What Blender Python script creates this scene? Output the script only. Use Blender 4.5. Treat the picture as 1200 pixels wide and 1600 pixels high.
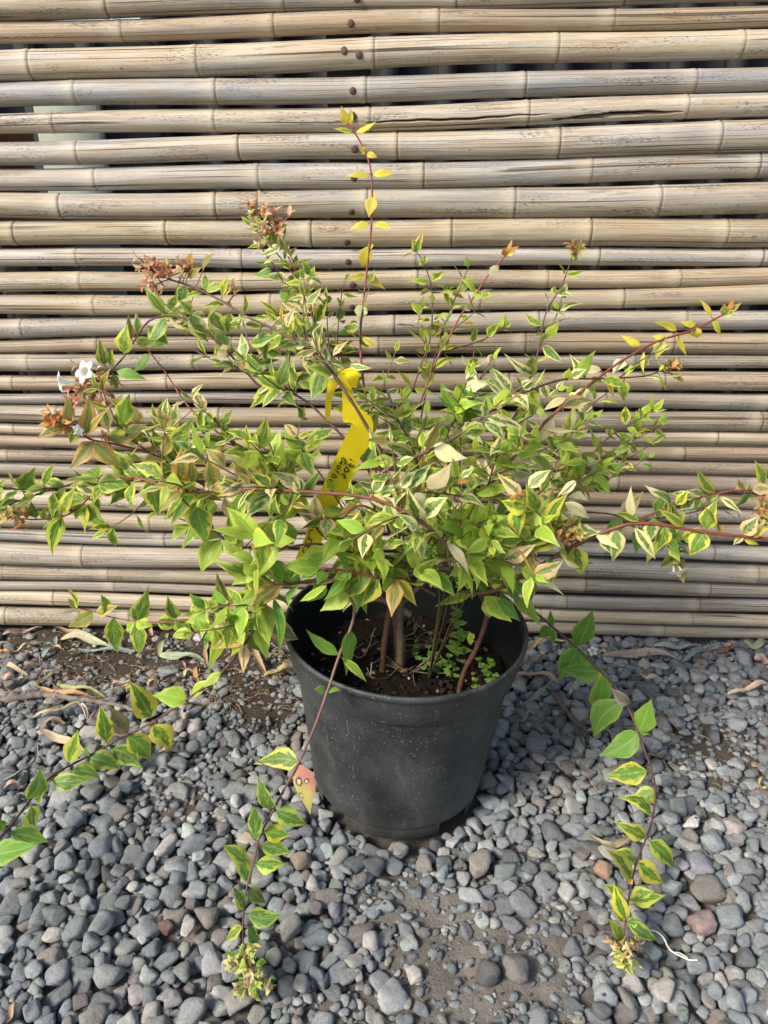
import bpy, bmesh, math, random
import numpy as np
from mathutils import Vector

for o in list(bpy.data.objects):
    bpy.data.objects.remove(o)
S = bpy.context.scene
COL = S.collection

# ------------------------------------------------------------------ camera, sky, sun, exposure
FPX = 1202.0                      # focal length in pixels of the 1200x1600 photograph
PITCH = 0.4404                    # camera looks down by this angle
CAMH = 0.7393
cd = bpy.data.cameras.new('camera'); cam = bpy.data.objects.new('camera', cd); COL.objects.link(cam)
cam.location = (0, 0, CAMH); cam.rotation_euler = (math.pi/2 - PITCH, 0, 0)
cd.sensor_fit = 'VERTICAL'; cd.sensor_height = 36.0; cd.lens = 36.0*FPX/1600.0
cd.clip_start = 0.02; cd.clip_end = 500
S.camera = cam

SUN_DIR = Vector((-0.74, -0.52, 0.74)).normalized()     # towards the sun
W_ = bpy.data.worlds.new('World'); S.world = W_; W_.use_nodes = True
nt = W_.node_tree; sky = nt.nodes.new('ShaderNodeTexSky'); sky.sky_type = 'NISHITA'; sky.sun_disc = False
sky.sun_elevation = math.asin(SUN_DIR.z); sky.sun_rotation = math.atan2(SUN_DIR.x, SUN_DIR.y)
sky.dust_density = 2.0
bg = nt.nodes['Background']; bg.inputs['Strength'].default_value = 0.105
nt.links.new(sky.outputs['Color'], bg.inputs['Color'])
ld = bpy.data.lights.new('sun', 'SUN'); ld.energy = 2.8; ld.angle = math.radians(18); ld.color = (1.0, 0.92, 0.80)
sun = bpy.data.objects.new('sun', ld); COL.objects.link(sun)
sun.rotation_euler = (-SUN_DIR).to_track_quat('-Z', 'Y').to_euler()
S.view_settings.view_transform = 'Standard'; S.view_settings.look = 'None'
S.view_settings.exposure = 1.06; S.view_settings.gamma = 1.0
S.view_settings.use_curve_mapping = False

# ------------------------------------------------------------------ helpers
rng = np.random.default_rng(7); random.seed(7)
CP, SP = math.cos(PITCH), math.sin(PITCH)
def at(px, py, Y):
    """the point at distance Y along the ground whose direction was measured at photo pixel (px, py)"""
    a, b = (px-600)/FPX, (800-py)/FPX
    dy = CP + b*SP; dz = -SP + b*CP
    k = Y/dy
    return np.array([a*k, Y, CAMH + dz*k])
def on_ground(px, py, z=0.0):
    b = (800-py)/FPX
    dy = CP + b*SP; dz = -SP + b*CP
    k = (z-CAMH)/dz
    return np.array([(px-600)/FPX*k, dy*k, z])
def to_px(p):
    p = np.asarray(p, float); X, Y, Z = p[..., 0], p[..., 1], p[..., 2]-CAMH
    d = Y*CP - Z*SP; u = Y*SP + Z*CP
    return np.stack([600+FPX*X/d, 800-FPX*u/d], -1)
def mpp(px, py, Y):               # metres per photo pixel there
    p = at(px, py, Y); return (p[1]*CP - (p[2]-CAMH)*SP)/FPX
def nrm(v):
    v = np.asarray(v, float); return v/(np.linalg.norm(v, axis=-1, keepdims=True)+1e-12)
def inpoly(x, y, P):
    c = False; n = len(P); j = n-1
    for i in range(n):
        if (P[i][1] > y) != (P[j][1] > y) and x < (P[j][0]-P[i][0])*(y-P[i][1])/(P[j][1]-P[i][1])+P[i][0]:
            c = not c
        j = i
    return c
def noise2(x, y, seed=0):         # smooth lattice noise in 0..1
    r = np.random.default_rng(seed); T = r.random((64, 64))
    xi = np.floor(x).astype(int); yi = np.floor(y).astype(int); fx = x-xi; fy = y-yi
    fx = fx*fx*(3-2*fx); fy = fy*fy*(3-2*fy)
    g = lambda i, j: T[i % 64, j % 64]
    return (g(xi, yi)*(1-fx)+g(xi+1, yi)*fx)*(1-fy)+(g(xi, yi+1)*(1-fx)+g(xi+1, yi+1)*fx)*fy

class MB:
    """collects pieces of one mesh with per-vertex attributes"""
    def __init__(s): s.v = []; s.q = []; s.t = []; s.a = {}; s.n = 0
    def add(s, v, quads=None, tris=None, **attr):
        v = np.asarray(v, float).reshape(-1, 3)
        if quads is not None and len(quads): s.q.append(np.asarray(quads, int).reshape(-1, 4)+s.n)
        if tris is not None and len(tris): s.t.append(np.asarray(tris, int).reshape(-1, 3)+s.n)
        for k, x in attr.items():
            x = np.asarray(x, float)
            if x.ndim == 1: x = np.broadcast_to(x, (len(v), len(x)))
            s.a.setdefault(k, []).append(x)
        s.v.append(v); s.n += len(v)
    def build(s, name, mat, parent=None, smooth=True):
        me = bpy.data.meshes.new(name)
        v = np.concatenate(s.v) if s.v else np.zeros((0, 3))
        q = np.concatenate(s.q) if s.q else np.zeros((0, 4), int)
        t = np.concatenate(s.t) if s.t else np.zeros((0, 3), int)
        me.vertices.add(len(v)); me.vertices.foreach_set('co', v.astype(np.float32).ravel())
        nl = q.size+t.size; me.loops.add(nl)
        me.loops.foreach_set('vertex_index', np.concatenate([q.ravel(), t.ravel()]).astype(np.int32))
        npoly = len(q)+len(t); me.polygons.add(npoly)
        st = np.concatenate([np.arange(len(q))*4, q.size+np.arange(len(t))*3]).astype(np.int32)
        me.polygons.foreach_set('loop_start', st)
        me.polygons.foreach_set('use_smooth', np.full(npoly, smooth, dtype=bool))
        me.update(calc_edges=True); me.validate()
        for k, xs in s.a.items():
            x = np.concatenate(xs).astype(np.float32)
            if x.shape[1] == 3:
                at_ = me.attributes.new(k, 'FLOAT_VECTOR', 'POINT'); at_.data.foreach_set('vector', x.ravel())
            else:
                at_ = me.attributes.new(k, 'FLOAT_COLOR', 'POINT'); at_.data.foreach_set('color', x.ravel())
        if mat: me.materials.append(mat)
        o = bpy.data.objects.new(name, me); COL.objects.link(o)
        if parent is not None: attach(o, parent)
        return o
def attach(o, parent):
    o.parent = parent
    if parent.parent is None: o.location = -Vector(parent.location)     # meshes are in world coordinates
def tag(o, label=None, cat=None, group=None, kind=None):
    if label: o['label'] = label
    if cat: o['category'] = cat
    if group: o['group'] = group
    if kind: o['kind'] = kind
    return o
def thing(name, loc, label, cat, group=None):
    o = bpy.data.objects.new(name, None); o.empty_display_size = .05; COL.objects.link(o); o.location = Vector(loc)
    return tag(o, label, cat, group)
def spline(P, step=0.006):
    """Catmull-Rom through the points (n,k), resampled by length of the first three columns"""
    P = np.asarray(P, float); n = len(P)
    if n == 2: P = np.array([P[0], P[0]*.5+P[1]*.5, P[1]]); n = 3
    Q = np.vstack([2*P[0]-P[1], P, 2*P[-1]-P[-2]]); out = []
    for i in range(1, n):
        p0, p1, p2, p3 = Q[i-1], Q[i], Q[i+1], Q[i+2]
        for u in np.linspace(0, 1, 14, endpoint=False):
            out.append(.5*((2*p1)+(-p0+p2)*u+(2*p0-5*p1+4*p2-p3)*u*u+(-p0+3*p1-3*p2+p3)*u**3))
    out.append(P[-1]); out = np.array(out)
    L = np.r_[0, np.cumsum(np.linalg.norm(np.diff(out[:, :3], axis=0), axis=1))]
    m = max(3, int(L[-1]/step)+1); s = np.linspace(0, L[-1], m)
    return np.stack([np.interp(s, L, out[:, k]) for k in range(out.shape[1])], 1)
def frames(P):
    T = nrm(np.gradient(P, axis=0)); a = np.array([.13, .21, .97])
    n = nrm(np.cross(T[0], a)); N = []
    for t in T:
        n = nrm(n-t*np.dot(n, t)); N.append(n)
    N = np.array(N); return T, N, np.cross(T, N)
def tube(mb, P, r, sides=8, cap=True, **attr):
    P = np.asarray(P, float); m = len(P); T, N, B = frames(P)
    r = np.broadcast_to(np.asarray(r, float), (m,))
    a = np.arange(sides)/sides*2*np.pi
    V = P[:, None]+r[:, None, None]*(np.cos(a)[None, :, None]*N[:, None]+np.sin(a)[None, :, None]*B[:, None])
    i = np.arange(m-1)[:, None]*sides; j = np.arange(sides)[None]; k = (j+1) % sides
    q = np.stack([i+j, i+k, i+sides+k, i+sides+j], -1).reshape(-1, 4)
    V = V.reshape(-1, 3); tr = []
    if cap:
        V = np.vstack([V, P[0], P[-1]])
        for x in range(sides):
            tr.append((m*sides, (x+1) % sides, x)); tr.append((m*sides+1, (m-1)*sides+x, (m-1)*sides+(x+1) % sides))
    at2 = {}
    for kk, x in attr.items():
        x = np.asarray(x, float)
        if x.ndim == 2:
            y = np.repeat(x, sides, 0); x = np.vstack([y, x[0], x[-1]]) if cap else y
        at2[kk] = x
    mb.add(V, q, tr, **at2)
def box(mb, lo, hi, **attr):
    lo = np.array(lo, float); hi = np.array(hi, float)
    bm = bmesh.new(); bmesh.ops.create_cube(bm, size=1)
    for v in bm.verts: v.co = Vector((lo+hi)/2+np.array(v.co)*(hi-lo))
    b = min(hi-lo)*.08; bmesh.ops.bevel(bm, geom=bm.edges[:], offset=b, segments=2, affect='EDGES')
    bmesh.ops.triangulate(bm, faces=bm.faces[:]); bm.verts.index_update()
    mb.add([v.co[:] for v in bm.verts], None, [[v.index for v in f.verts] for f in bm.faces], **attr); bm.free()
def lathe(mb, prof, n=96, M=None, a0=0, a1=2*math.pi, **attr):
    prof = np.asarray(prof, float); full = abs(a1-a0-2*math.pi) < 1e-6
    a = np.linspace(a0, a1, n, endpoint=not full)
    V = np.stack([prof[:, 0][:, None]*np.cos(a), prof[:, 0][:, None]*np.sin(a), np.repeat(prof[:, 1][:, None], len(a), 1)], -1)
    k = len(a); i = np.arange(len(prof)-1)[:, None]*k
    j = np.arange(k if full else k-1)[None]; jj = (j+1) % k
    q = np.stack([i+j, i+jj, i+k+jj, i+k+j], -1).reshape(-1, 4)
    V = V.reshape(-1, 3)
    if M is not None: V = V@np.array(M.to_3x3()).T+np.array(M.translation)
    mb.add(V, q, **attr)
_ico = {}
def ico(k):
    if k not in _ico:
        bm = bmesh.new(); bmesh.ops.create_icosphere(bm, subdivisions=k, radius=1); bm.verts.index_update()
        _ico[k] = (nrm(np.array([v.co[:] for v in bm.verts])), np.array([[v.index for v in f.verts] for f in bm.faces])); bm.free()
    return _ico[k]
def rotz(a): c, s = math.cos(a), math.sin(a); return np.array([[c, -s, 0], [s, c, 0], [0, 0, 1]])
def rotx(a): c, s = math.cos(a), math.sin(a); return np.array([[1, 0, 0], [0, c, -s], [0, s, c]])

# ------------------------------------------------------------------ materials
class NG:
    def __init__(s, name):
        s.m = bpy.data.materials.new(name); s.m.use_nodes = True; s.t = s.m.node_tree; s.t.nodes.clear()
        s.out = s.t.nodes.new('ShaderNodeOutputMaterial')
    def put(s, x, sock):
        if hasattr(x, 'links') and hasattr(x, 'is_output'): s.t.links.new(x, sock)
        else:
            try: sock.default_value = x
            except Exception: sock.default_value = (*x, 1) if len(x) == 3 else x
    def node(s, ty, **kw):
        n = s.t.nodes.new(ty)
        for k, v in kw.items(): setattr(n, k, v)
        return n
    def attr(s, name):
        n = s.node('ShaderNodeAttribute', attribute_name=name); return n.outputs
    def math(s, op, a, b=0.0, c=0.0, clamp=False):
        n = s.node('ShaderNodeMath', operation=op, use_clamp=clamp)
        s.put(a, n.inputs[0]); s.put(b, n.inputs[1]); s.put(c, n.inputs[2]); return n.outputs[0]
    def vmul(s, v, k):
        n = s.node('ShaderNodeVectorMath', operation='MULTIPLY'); s.put(v, n.inputs[0]); s.put(k, n.inputs[1]); return n.outputs[0]
    def noise(s, vec, scale=1.0, detail=3.0, rough=.55, dist=0.0):
        n = s.node('ShaderNodeTexNoise'); s.put(vec, n.inputs['Vector']); s.put(scale, n.inputs['Scale'])
        s.put(detail, n.inputs['Detail']); s.put(rough, n.inputs['Roughness']); s.put(dist, n.inputs['Distortion']); return n.outputs['Fac']
    def vor(s, vec, scale, feature='F1'):
        n = s.node('ShaderNodeTexVoronoi', feature=feature); s.put(vec, n.inputs['Vector']); s.put(scale, n.inputs['Scale']); return n.outputs['Distance']
    def step(s, x, a, b):       # smoothstep a..b to 0..1
        n = s.node('ShaderNodeMapRange', interpolation_type='SMOOTHSTEP', clamp=True)
        s.put(x, n.inputs['Value']); s.put(a, n.inputs['From Min']); s.put(b, n.inputs['From Max']); return n.outputs['Result']
    def mix(s, f, a, b, mode='MIX'):
        n = s.node('ShaderNodeMix', data_type='RGBA', blend_type=mode)
        s.put(f, n.inputs[0]); s.put(a, n.inputs[6]); s.put(b, n.inputs[7]); return n.outputs[2]
    def sep(s, v):
        n = s.node('ShaderNodeSeparateXYZ'); s.put(v, n.inputs[0]); return n.outputs
    def comb(s, x, y, z):
        n = s.node('ShaderNodeCombineXYZ'); s.put(x, n.inputs[0]); s.put(y, n.inputs[1]); s.put(z, n.inputs[2]); return n.outputs[0]
    def bump(s, h, strength=.3, dist=.002):
        n = s.node('ShaderNodeBump'); s.put(h, n.inputs['Height']); s.put(strength, n.inputs['Strength']); s.put(dist, n.inputs['Distance']); return n.outputs[0]
    def pos(s): return s.node('ShaderNodeTexCoord').outputs['Object']
    def principled(s, col, rough=.6, normal=None, spec=.5, trans=None, tcol=None):
        n = s.node('ShaderNodeBsdfPrincipled'); s.put(col, n.inputs['Base Color']); s.put(rough, n.inputs['Roughness'])
        s.put(spec, n.inputs['Specular IOR Level'])
        if normal is not None: s.put(normal, n.inputs['Normal'])
        sh = n.outputs[0]
        if trans:
            tr = s.node('ShaderNodeBsdfTranslucent'); s.put(tcol if tcol is not None else col, tr.inputs[0])
            mx = s.node('ShaderNodeMixShader'); s.put(trans, mx.inputs[0])
            s.t.links.new(sh, mx.inputs[1]); s.t.links.new(tr.outputs[0], mx.inputs[2]); sh = mx.outputs[0]
        s.t.links.new(sh, s.out.inputs['Surface']); return s.m

def m_bamboo():
    g = NG('weathered_bamboo'); bv = g.attr('bv')['Vector']; ct = g.attr('ct'); nd = g.attr('nd')['Vector']
    u, a, sd = g.sep(bv); nx, ny, nz = g.sep(nd)
    S1 = g.noise(g.comb(g.math('MULTIPLY', u, 5), g.math('MULTIPLY', a, 9), sd), 1, 6, .65)
    S2 = g.noise(g.comb(g.math('MULTIPLY', u, 9), g.math('MULTIPLY', a, 1.6), sd), 1, 4)
    S3 = g.noise(g.comb(g.math('MULTIPLY', u, 22), g.math('MULTIPLY', a, 3.5), sd), 1, 5, .7)
    c = g.mix(g.step(S2, .36, .66), (.315, .240, .152), (.385, .345, .282))
    c = g.mix(g.math('MULTIPLY', g.step(S1, .40, .68), .55), c, (.55, .51, .435))
    c = g.mix(g.math('MULTIPLY', g.step(S3, .52, .75), .55), c, (.25, .18, .105))
    W1 = g.noise(g.comb(g.math('MULTIPLY', u, 3.2), g.math('MULTIPLY', a, .8), g.math('ADD', sd, 12)), 1, 4, .65)
    c = g.mix(g.math('MULTIPLY', g.step(W1, .50, .66), .70), c, (.265, .262, .255))
    c = g.mix(g.math('MULTIPLY', g.step(W1, .46, .34), .45), c, (.42, .37, .285))
    st = g.noise(g.comb(g.math('MULTIPLY', u, 11), g.math('MULTIPLY', a, 2.2), g.math('ADD', sd, 21)), 1, 6, .75)
    c = g.mix(g.math('MULTIPLY', g.step(st, .56, .70), .72), c, (.125, .090, .062))
    c = g.mix(1.0, c, ct['Color'], 'MULTIPLY')
    sp = g.noise(g.comb(g.math('MULTIPLY', u, 190), g.math('MULTIPLY', a, 19), sd), 1, 3, .6)
    cl = g.noise(g.comb(g.math('MULTIPLY', u, 7), g.math('MULTIPLY', a, 1.1), g.math('ADD', sd, 9)), 1, 2)
    thr = g.math('MULTIPLY_ADD', g.step(cl, .40, .72), -.19, .70)
    spk = g.step(g.math('SUBTRACT', sp, thr), 0, .05)
    gm = g.noise(g.comb(g.math('MULTIPLY', u, 75), g.math('MULTIPLY', a, 9), g.math('ADD', sd, 4)), 1, 7, .8)
    c = g.mix(.55, c, g.mix(gm, (.45, .44, .43), (1.5, 1.5, 1.5)), 'MULTIPLY')
    fl = g.noise(g.comb(g.math('MULTIPLY', u, 16), g.math('MULTIPLY', a, 24), g.math('ADD', sd, 6)), 1, 3, .6)
    c = g.mix(g.math('MULTIPLY', g.step(fl, .60, .74), .35), c, (.13, .105, .085))
    c = g.mix(g.math('MULTIPLY', spk, .8), c, (.06, .052, .045))
    ln = g.noise(g.comb(g.math('MULTIPLY', u, .55), g.math('MULTIPLY', a, 2.9), g.math('MULTIPLY', sd, 1.7)), 1, 1, .25)
    crk = g.math('SUBTRACT', 1.0, g.step(g.math('ABSOLUTE', g.math('SUBTRACT', ln, .5)), .007, .024))
    brk = g.step(g.noise(g.comb(g.math('MULTIPLY', u, 4), g.math('MULTIPLY', a, 1), g.math('ADD', sd, 3)), 1, 1), .40, .48)
    crk = g.math('MULTIPLY', crk, brk)
    c = g.mix(g.math('MULTIPLY', crk, .9), c, (.045, .032, .024))
    c = g.mix(g.math('MULTIPLY', nx, .95), c, (.05, .036, .026))
    c = g.mix(ny, c, (.045, .025, .014))
    c = g.mix(g.math('MULTIPLY', nz, .35), c, (.55, .47, .34))
    h = g.math('SUBTRACT', g.math('MULTIPLY_ADD', gm, .5, g.math('MULTIPLY', S1, .5)), g.math('ADD', crk, g.math('MULTIPLY', spk, .25)))
    return g.principled(c, .52, g.bump(h, .35, .0012), .35)
def m_leaf(trans=.42):
    g = NG('variegated_leaf'); lp = g.attr('lp')['Vector']; ce = g.attr('cen'); ma = g.attr('mar')
    x, t, sd = g.sep(lp); ax = g.math('ABSOLUTE', x); s37 = g.math('MULTIPLY', sd, 37.0)
    fe = g.math('SUBTRACT', t, g.math('MULTIPLY', ax, .28))                    # runs along the side veins
    n1 = g.noise(g.comb(g.math('MULTIPLY', x, 1.1), g.math('MULTIPLY', fe, 5.5), s37), 1.0, 3, .6)
    n2 = g.noise(g.comb(g.math('MULTIPLY', x, 2.6), g.math('MULTIPLY', fe, 7.0), g.math('ADD', s37, 11)), 1.0, 2)
    v = g.math('SUBTRACT', g.math('ADD', ce['Alpha'], g.math('MULTIPLY', g.math('SUBTRACT', n1, .5), 1.25)), ax)
    m = g.step(v, -.06, .09)
    lite = g.mix(.45, ce['Color'], ma['Color'])
    c2 = g.mix(g.math('MULTIPLY', g.step(n2, .52, .58), ma['Alpha']), ce['Color'], lite)
    c = g.mix(m, ma['Color'], c2)
    n3 = g.noise(g.comb(g.math('MULTIPLY', x, 7), g.math('MULTIPLY', t, 16), s37), 1, 3)
    c = g.mix(.35, c, g.mix(n3, (.75, .75, .75), (1.25, 1.25, 1.25)), 'MULTIPLY')
    mid = g.math('SUBTRACT', 1.0, g.step(ax, .025, .075))
    c = g.mix(g.math('MULTIPLY', mid, .35), c, (.55, .58, .25))
    vein = g.math('SUBTRACT', 1.0, g.step(g.math('ABSOLUTE', g.math('SUBTRACT', g.math('FRACT', g.math('MULTIPLY', fe, 7.0)), .5)), .0, .10))
    h = g.math('MULTIPLY_ADD', n3, .4, g.math('MULTIPLY', g.math('ADD', vein, mid), -.5))
    geo = g.node('ShaderNodeNewGeometry')
    c = g.mix(g.math('MULTIPLY', geo.outputs['Backfacing'], .45), c, g.mix(.5, c, (.42, .48, .26)))
    spot = g.step(g.noise(g.comb(g.math('MULTIPLY', x, 3.1), g.math('MULTIPLY', t, 9), g.math('ADD', s37, 5)), 1, 1), .80, .83)
    c = g.mix(g.math('MULTIPLY', spot, .7), c, (.20, .11, .05))
    return g.principled(c, .42, g.bump(h, .35, .0006), .30, trans, c)
def m_attr(name, attr='col', rough=.6, nscale=0, amt=.3, bump=.2, bdist=.001, spec=.4, trans=None):
    g = NG(name); c = g.attr(attr)['Color']; nb = None
    if nscale:
        n = g.noise(g.pos(), nscale, 5, .65)
        c = g.mix(amt, c, g.mix(n, (.3, .3, .3), (1.7, 1.7, 1.7)), 'MULTIPLY'); nb = g.bump(n, bump, bdist)
    return g.principled(c, rough, nb, spec, trans, c)
def m_stone():
    g = NG('gravel_stone'); c = g.attr('col')['Color']; p = g.pos()
    n1 = g.noise(p, 300, 6, .8); n2 = g.noise(p, 900, 3, .6); n3 = g.noise(p, 120, 5, .7)
    c = g.mix(.9, c, g.mix(n1, (.12, .12, .13), (1.95, 1.95, 1.92)), 'MULTIPLY')
    c = g.mix(.8, c, g.mix(n3, (.42, .44, .47), (1.6, 1.56, 1.5)), 'MULTIPLY')
    c = g.mix(g.math('MULTIPLY', g.step(n2, .66, .74), .45), c, (.40, .40, .38))
    c = g.mix(g.math('MULTIPLY', g.step(g.noise(p, 520, 2), .66, .72), .5), c, (.035, .035, .04))
    up = g.sep(g.node('ShaderNodeNewGeometry').outputs['Normal'])[2]
    dust = g.math('MULTIPLY', g.step(g.math('ADD', up, g.math('MULTIPLY', n1, .8)), .9, 1.6), .35)
    c = g.mix(dust, c, (.27, .255, .235))
    return g.principled(c, g.math('MULTIPLY_ADD', n1, .3, .45), g.bump(g.math('ADD', g.math('MULTIPLY_ADD', n3, .6, n1), g.math('MULTIPLY', n2, .45)), .9, .0032), .3)
def m_soil(name, dark, light, sc=1.0, attr=None):
    g = NG(name); p = g.pos()
    n1 = g.noise(p, 9*sc, 6, .65); n2 = g.noise(p, 130*sc, 6, .75); n3 = g.noise(p, 480*sc, 3, .6)
    c = g.mix(g.step(n1, .3, .7), dark, light)
    if attr: c = g.mix(1.0, g.attr(attr)['Color'], g.mix(n1, (.7, .7, .7), (1.3, 1.3, 1.3)), 'MULTIPLY')
    c = g.mix(.8, c, g.mix(n2, (.4, .4, .4), (1.6, 1.6, 1.6)), 'MULTIPLY')
    c = g.mix(g.math('MULTIPLY', g.step(n3, .64, .70), .6), c, (.22, .19, .15))
    return g.principled(c, .95, g.bump(g.math('ADD', n2, g.math('MULTIPLY', n3, .5)), .9, .004), .1)
def m_pot():
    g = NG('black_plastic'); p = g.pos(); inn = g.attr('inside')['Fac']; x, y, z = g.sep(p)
    ang = g.node('ShaderNodeMath', operation='ARCTAN2'); g.put(y, ang.inputs[0]); g.put(x, ang.inputs[1])
    cyl = g.comb(g.math('MULTIPLY', ang.outputs[0], .135), z, 0.0)
    film = g.noise(p, 14, 5, .6); film2 = g.noise(p, 120, 6, .75)
    c = g.mix(g.step(film, .35, .75), (.018, .021, .0235), (.054, .059, .060))
    c = g.mix(.5, c, g.mix(film2, (.4, .4, .4), (1.6, 1.6, 1.6)), 'MULTIPLY')
    d1 = g.noise(g.vmul(p, (1, 1, 1.5)), 330, 3, .55); cl = g.noise(p, 22, 2)
    dots = g.step(g.math('ADD', d1, g.math('MULTIPLY', g.step(cl, .2, .85), .05)), .680, .725)
    c = g.mix(g.math('MULTIPLY', dots, .75), c, (.30, .28, .23))
    fine = g.step(g.noise(p, 1100, 2), .66, .71); c = g.mix(g.math('MULTIPLY', fine, .5), c, (.22, .21, .18))
    sc = g.noise(g.vmul(cyl, (240, 22, 1)), 1, 2, .5, .6); scm = g.math('MULTIPLY', g.step(sc, .66, .71), g.step(g.noise(p, 24, 2), .45, .6))
    c = g.mix(g.math('MULTIPLY', scm, .35), c, (.20, .20, .17))
    sm = g.noise(g.vmul(p, (26, 26, 9)), 1, 6, .7, .8); c = g.mix(g.math('MULTIPLY', g.step(sm, .50, .75), .55), c, (.100, .099, .090))
    low = g.math('MULTIPLY', g.step(g.math('ADD', z, g.math('MULTIPLY', film2, .05)), .075, .015), .30)   # mud splash round the foot
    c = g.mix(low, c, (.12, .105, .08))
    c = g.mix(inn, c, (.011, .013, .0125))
    return g.principled(c, g.math('MULTIPLY_ADD', film2, .35, g.math('MULTIPLY_ADD', inn, .3, .36)), g.bump(g.math('ADD', film2, dots), .12, .001), g.math('MULTIPLY_ADD', inn, -.32, .4))
def m_wood(name, a, b):
    g = NG(name); p = g.pos(); n = g.noise(g.vmul(p, (60, 60, 4)), 1, 5, .6)
    return g.principled(g.mix(n, a, b), .8, g.bump(n, .3, .002), .2)
M_bamboo = m_bamboo(); M_leaf = m_leaf(); M_stone = m_stone(); M_pot = m_pot()
M_stem = m_attr('stem_bark', rough=.55, nscale=420, amt=.5, bump=.3)
M_bark = m_attr('woody_bark', rough=.85, nscale=160, amt=.8, bump=.8, bdist=.002, spec=.2)
M_petal = m_attr('petal', rough=.55, nscale=200, amt=.15, trans=.5)
M_dry = m_attr('dry_leaf', rough=.65, nscale=170, amt=.55, bump=.5, trans=.12)
M_soil = m_soil('bare_soil', (.045, .037, .030), (.115, .098, .080), attr='col')
M_mix = m_soil('potting_mix', (.008, .0065, .005), (.028, .021, .016), 1.6)
M_nail = m_attr('rusty_nail', rough=.75, nscale=500, amt=.7)
M_tape = m_attr('yellow_plastic', rough=.32, nscale=25, amt=.12, trans=.25)
M_ink = m_attr('black_ink', rough=.5)
M_post = m_wood('grey_timber', (.10, .085, .07), (.22, .19, .155))
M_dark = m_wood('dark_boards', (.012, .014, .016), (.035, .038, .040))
M_pale = m_wood('pale_board', (.17, .20, .165), (.27, .29, .24))
M_terra = m_attr('terracotta', rough=.8, nscale=60, amt=.4)

# ------------------------------------------------------------------ ground
def soil_patch(x, y):
    """how bare of gravel the ground is there, 0..1 (patches seen between the stones)"""
    p = to_px(np.stack([x, y, np.zeros_like(x)], -1)); u, v = p[..., 0], p[..., 1]
    d = np.zeros_like(x)
    for cx, cy, rx, ry, k in ((230, 1020, 270, 55, .95), (400, 1085, 90, 60, .9), (745, 1530, 175, 130, .88), (650, 1400, 130, 60, .75),
                              (1130, 1180, 100, 80, .68), (285, 1245, 65, 60, .85), (880, 1430, 80, 65, .85), (950, 1310, 55, 45, .75),
                              (480, 1570, 120, 40, .55), (1090, 1010, 60, 25, .4), (40, 1120, 90, 30, .5), (640, 1600, 200, 60, .6),
                              (560, 1350, 60, 25, .4), (120, 1190, 70, 30, .5), (850, 1590, 120, 50, .7)):
        d = np.maximum(d, k*np.exp(-(((u-cx)/rx)**2+((v-cy)/ry)**2)**1.5))
    d = np.where(y > 1.08, np.maximum(d, .8), d)
    return d*np.clip(.60+.9*noise2(x*26+9, y*26+3, 5), 0, 1)
def soil_z(x, y):
    z = -.017+.010*(noise2(x*9+5, y*9+2, 1)-.5)+.006*(noise2(x*40+1, y*40, 2)-.5)+.0035*(noise2(x*140, y*140, 3)-.5)
    z = z+.013*soil_patch(x, y)
    r = np.hypot(x-.02, y-.763); z = np.where(r < .104, np.minimum(z, -.006), z)
    return z
gx = np.concatenate([[-40, -18, -8, -4, -2.2, -1.5], np.arange(-1.15, 1.151, .006), [1.5, 2.2, 4, 8, 18, 40]])
gy = np.concatenate([[-40, -18, -8, -3, -1, -.2, .15], np.arange(.32, 1.181, .006), [1.35, 1.7, 2.4, 4, 8, 18, 40]])
X, Y = np.meshgrid(gx, gy, indexing='ij'); Z = soil_z(X, Y)
nx_, ny_ = X.shape; i = np.arange(nx_-1)[:, None]*ny_; j = np.arange(ny_-1)[None]
dus = np.clip((.80-Y)/.22, 0, 1)*np.clip(.5+1.2*noise2(X*8+4, Y*8+1, 9), 0, 1); dus = (dus+np.clip((X-.3)/.3, 0, 1)*.3)[..., None]; dus = np.clip(dus, 0, 1)
gcol = np.array((.062, .050, .040))*(1-dus)+np.array((.175, .158, .138))*dus; gcol = np.concatenate([gcol, np.ones_like(dus)], -1).reshape(-1, 4)
mb = MB(); mb.add(np.stack([X, Y, Z], -1).reshape(-1, 3), np.stack([i+j, i+ny_+j, i+ny_+j+1, i+j+1], -1).reshape(-1, 4), col=gcol)
tag(mb.build('ground', M_soil), 'bare brown soil under the gravel and the fence', 'ground', kind='structure')

# ------------------------------------------------------------------ gravel: stones settled on a height map
HX0, HY0, HC = -1.15, .28, .0035
HN = (int(2.3/HC), int(.90/HC))
hx = HX0+np.arange(HN[0])*HC; hy = HY0+np.arange(HN[1])*HC
HM = soil_z(*np.meshgrid(hx, hy, indexing='ij')); BASE = HM.copy()
PATCH = soil_patch(*np.meshgrid(hx, hy, indexing='ij'))
def shape_variants(n, seed, pw):
    r = np.random.default_rng(seed); out = []
    for _ in range(n):
        k = r.integers(6, 12); N = nrm(r.normal(size=(k, 3))); D = r.uniform(.56, 1.0, k)
        N = np.vstack([N, np.eye(3), -np.eye(3)]); D = np.r_[D, np.full(6, 1.0)]
        p = r.uniform(*pw); ph = r.normal(size=(4, 3))*3.0; am = r.normal(size=4)*.025
        out.append((N, D, p, ph, am))
    return out
SHAPES = shape_variants(66, 3, (16, 60))+shape_variants(16, 4, (6, 10))
def shape_verts(sh, dirs):
    N, D, p, ph, am = sh
    s = np.clip(dirs@N.T, 0, None)/D
    r = (s**p).sum(1)**(-1/p)
    r = r*(1+(np.sin(dirs@ph.T*1.3+ph[:, 0])*am).sum(1))
    return dirs*r[:, None]
SV = {k: [shape_verts(s, ico(k)[0]) for s in SHAPES] for k in (2, 3)}
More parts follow.
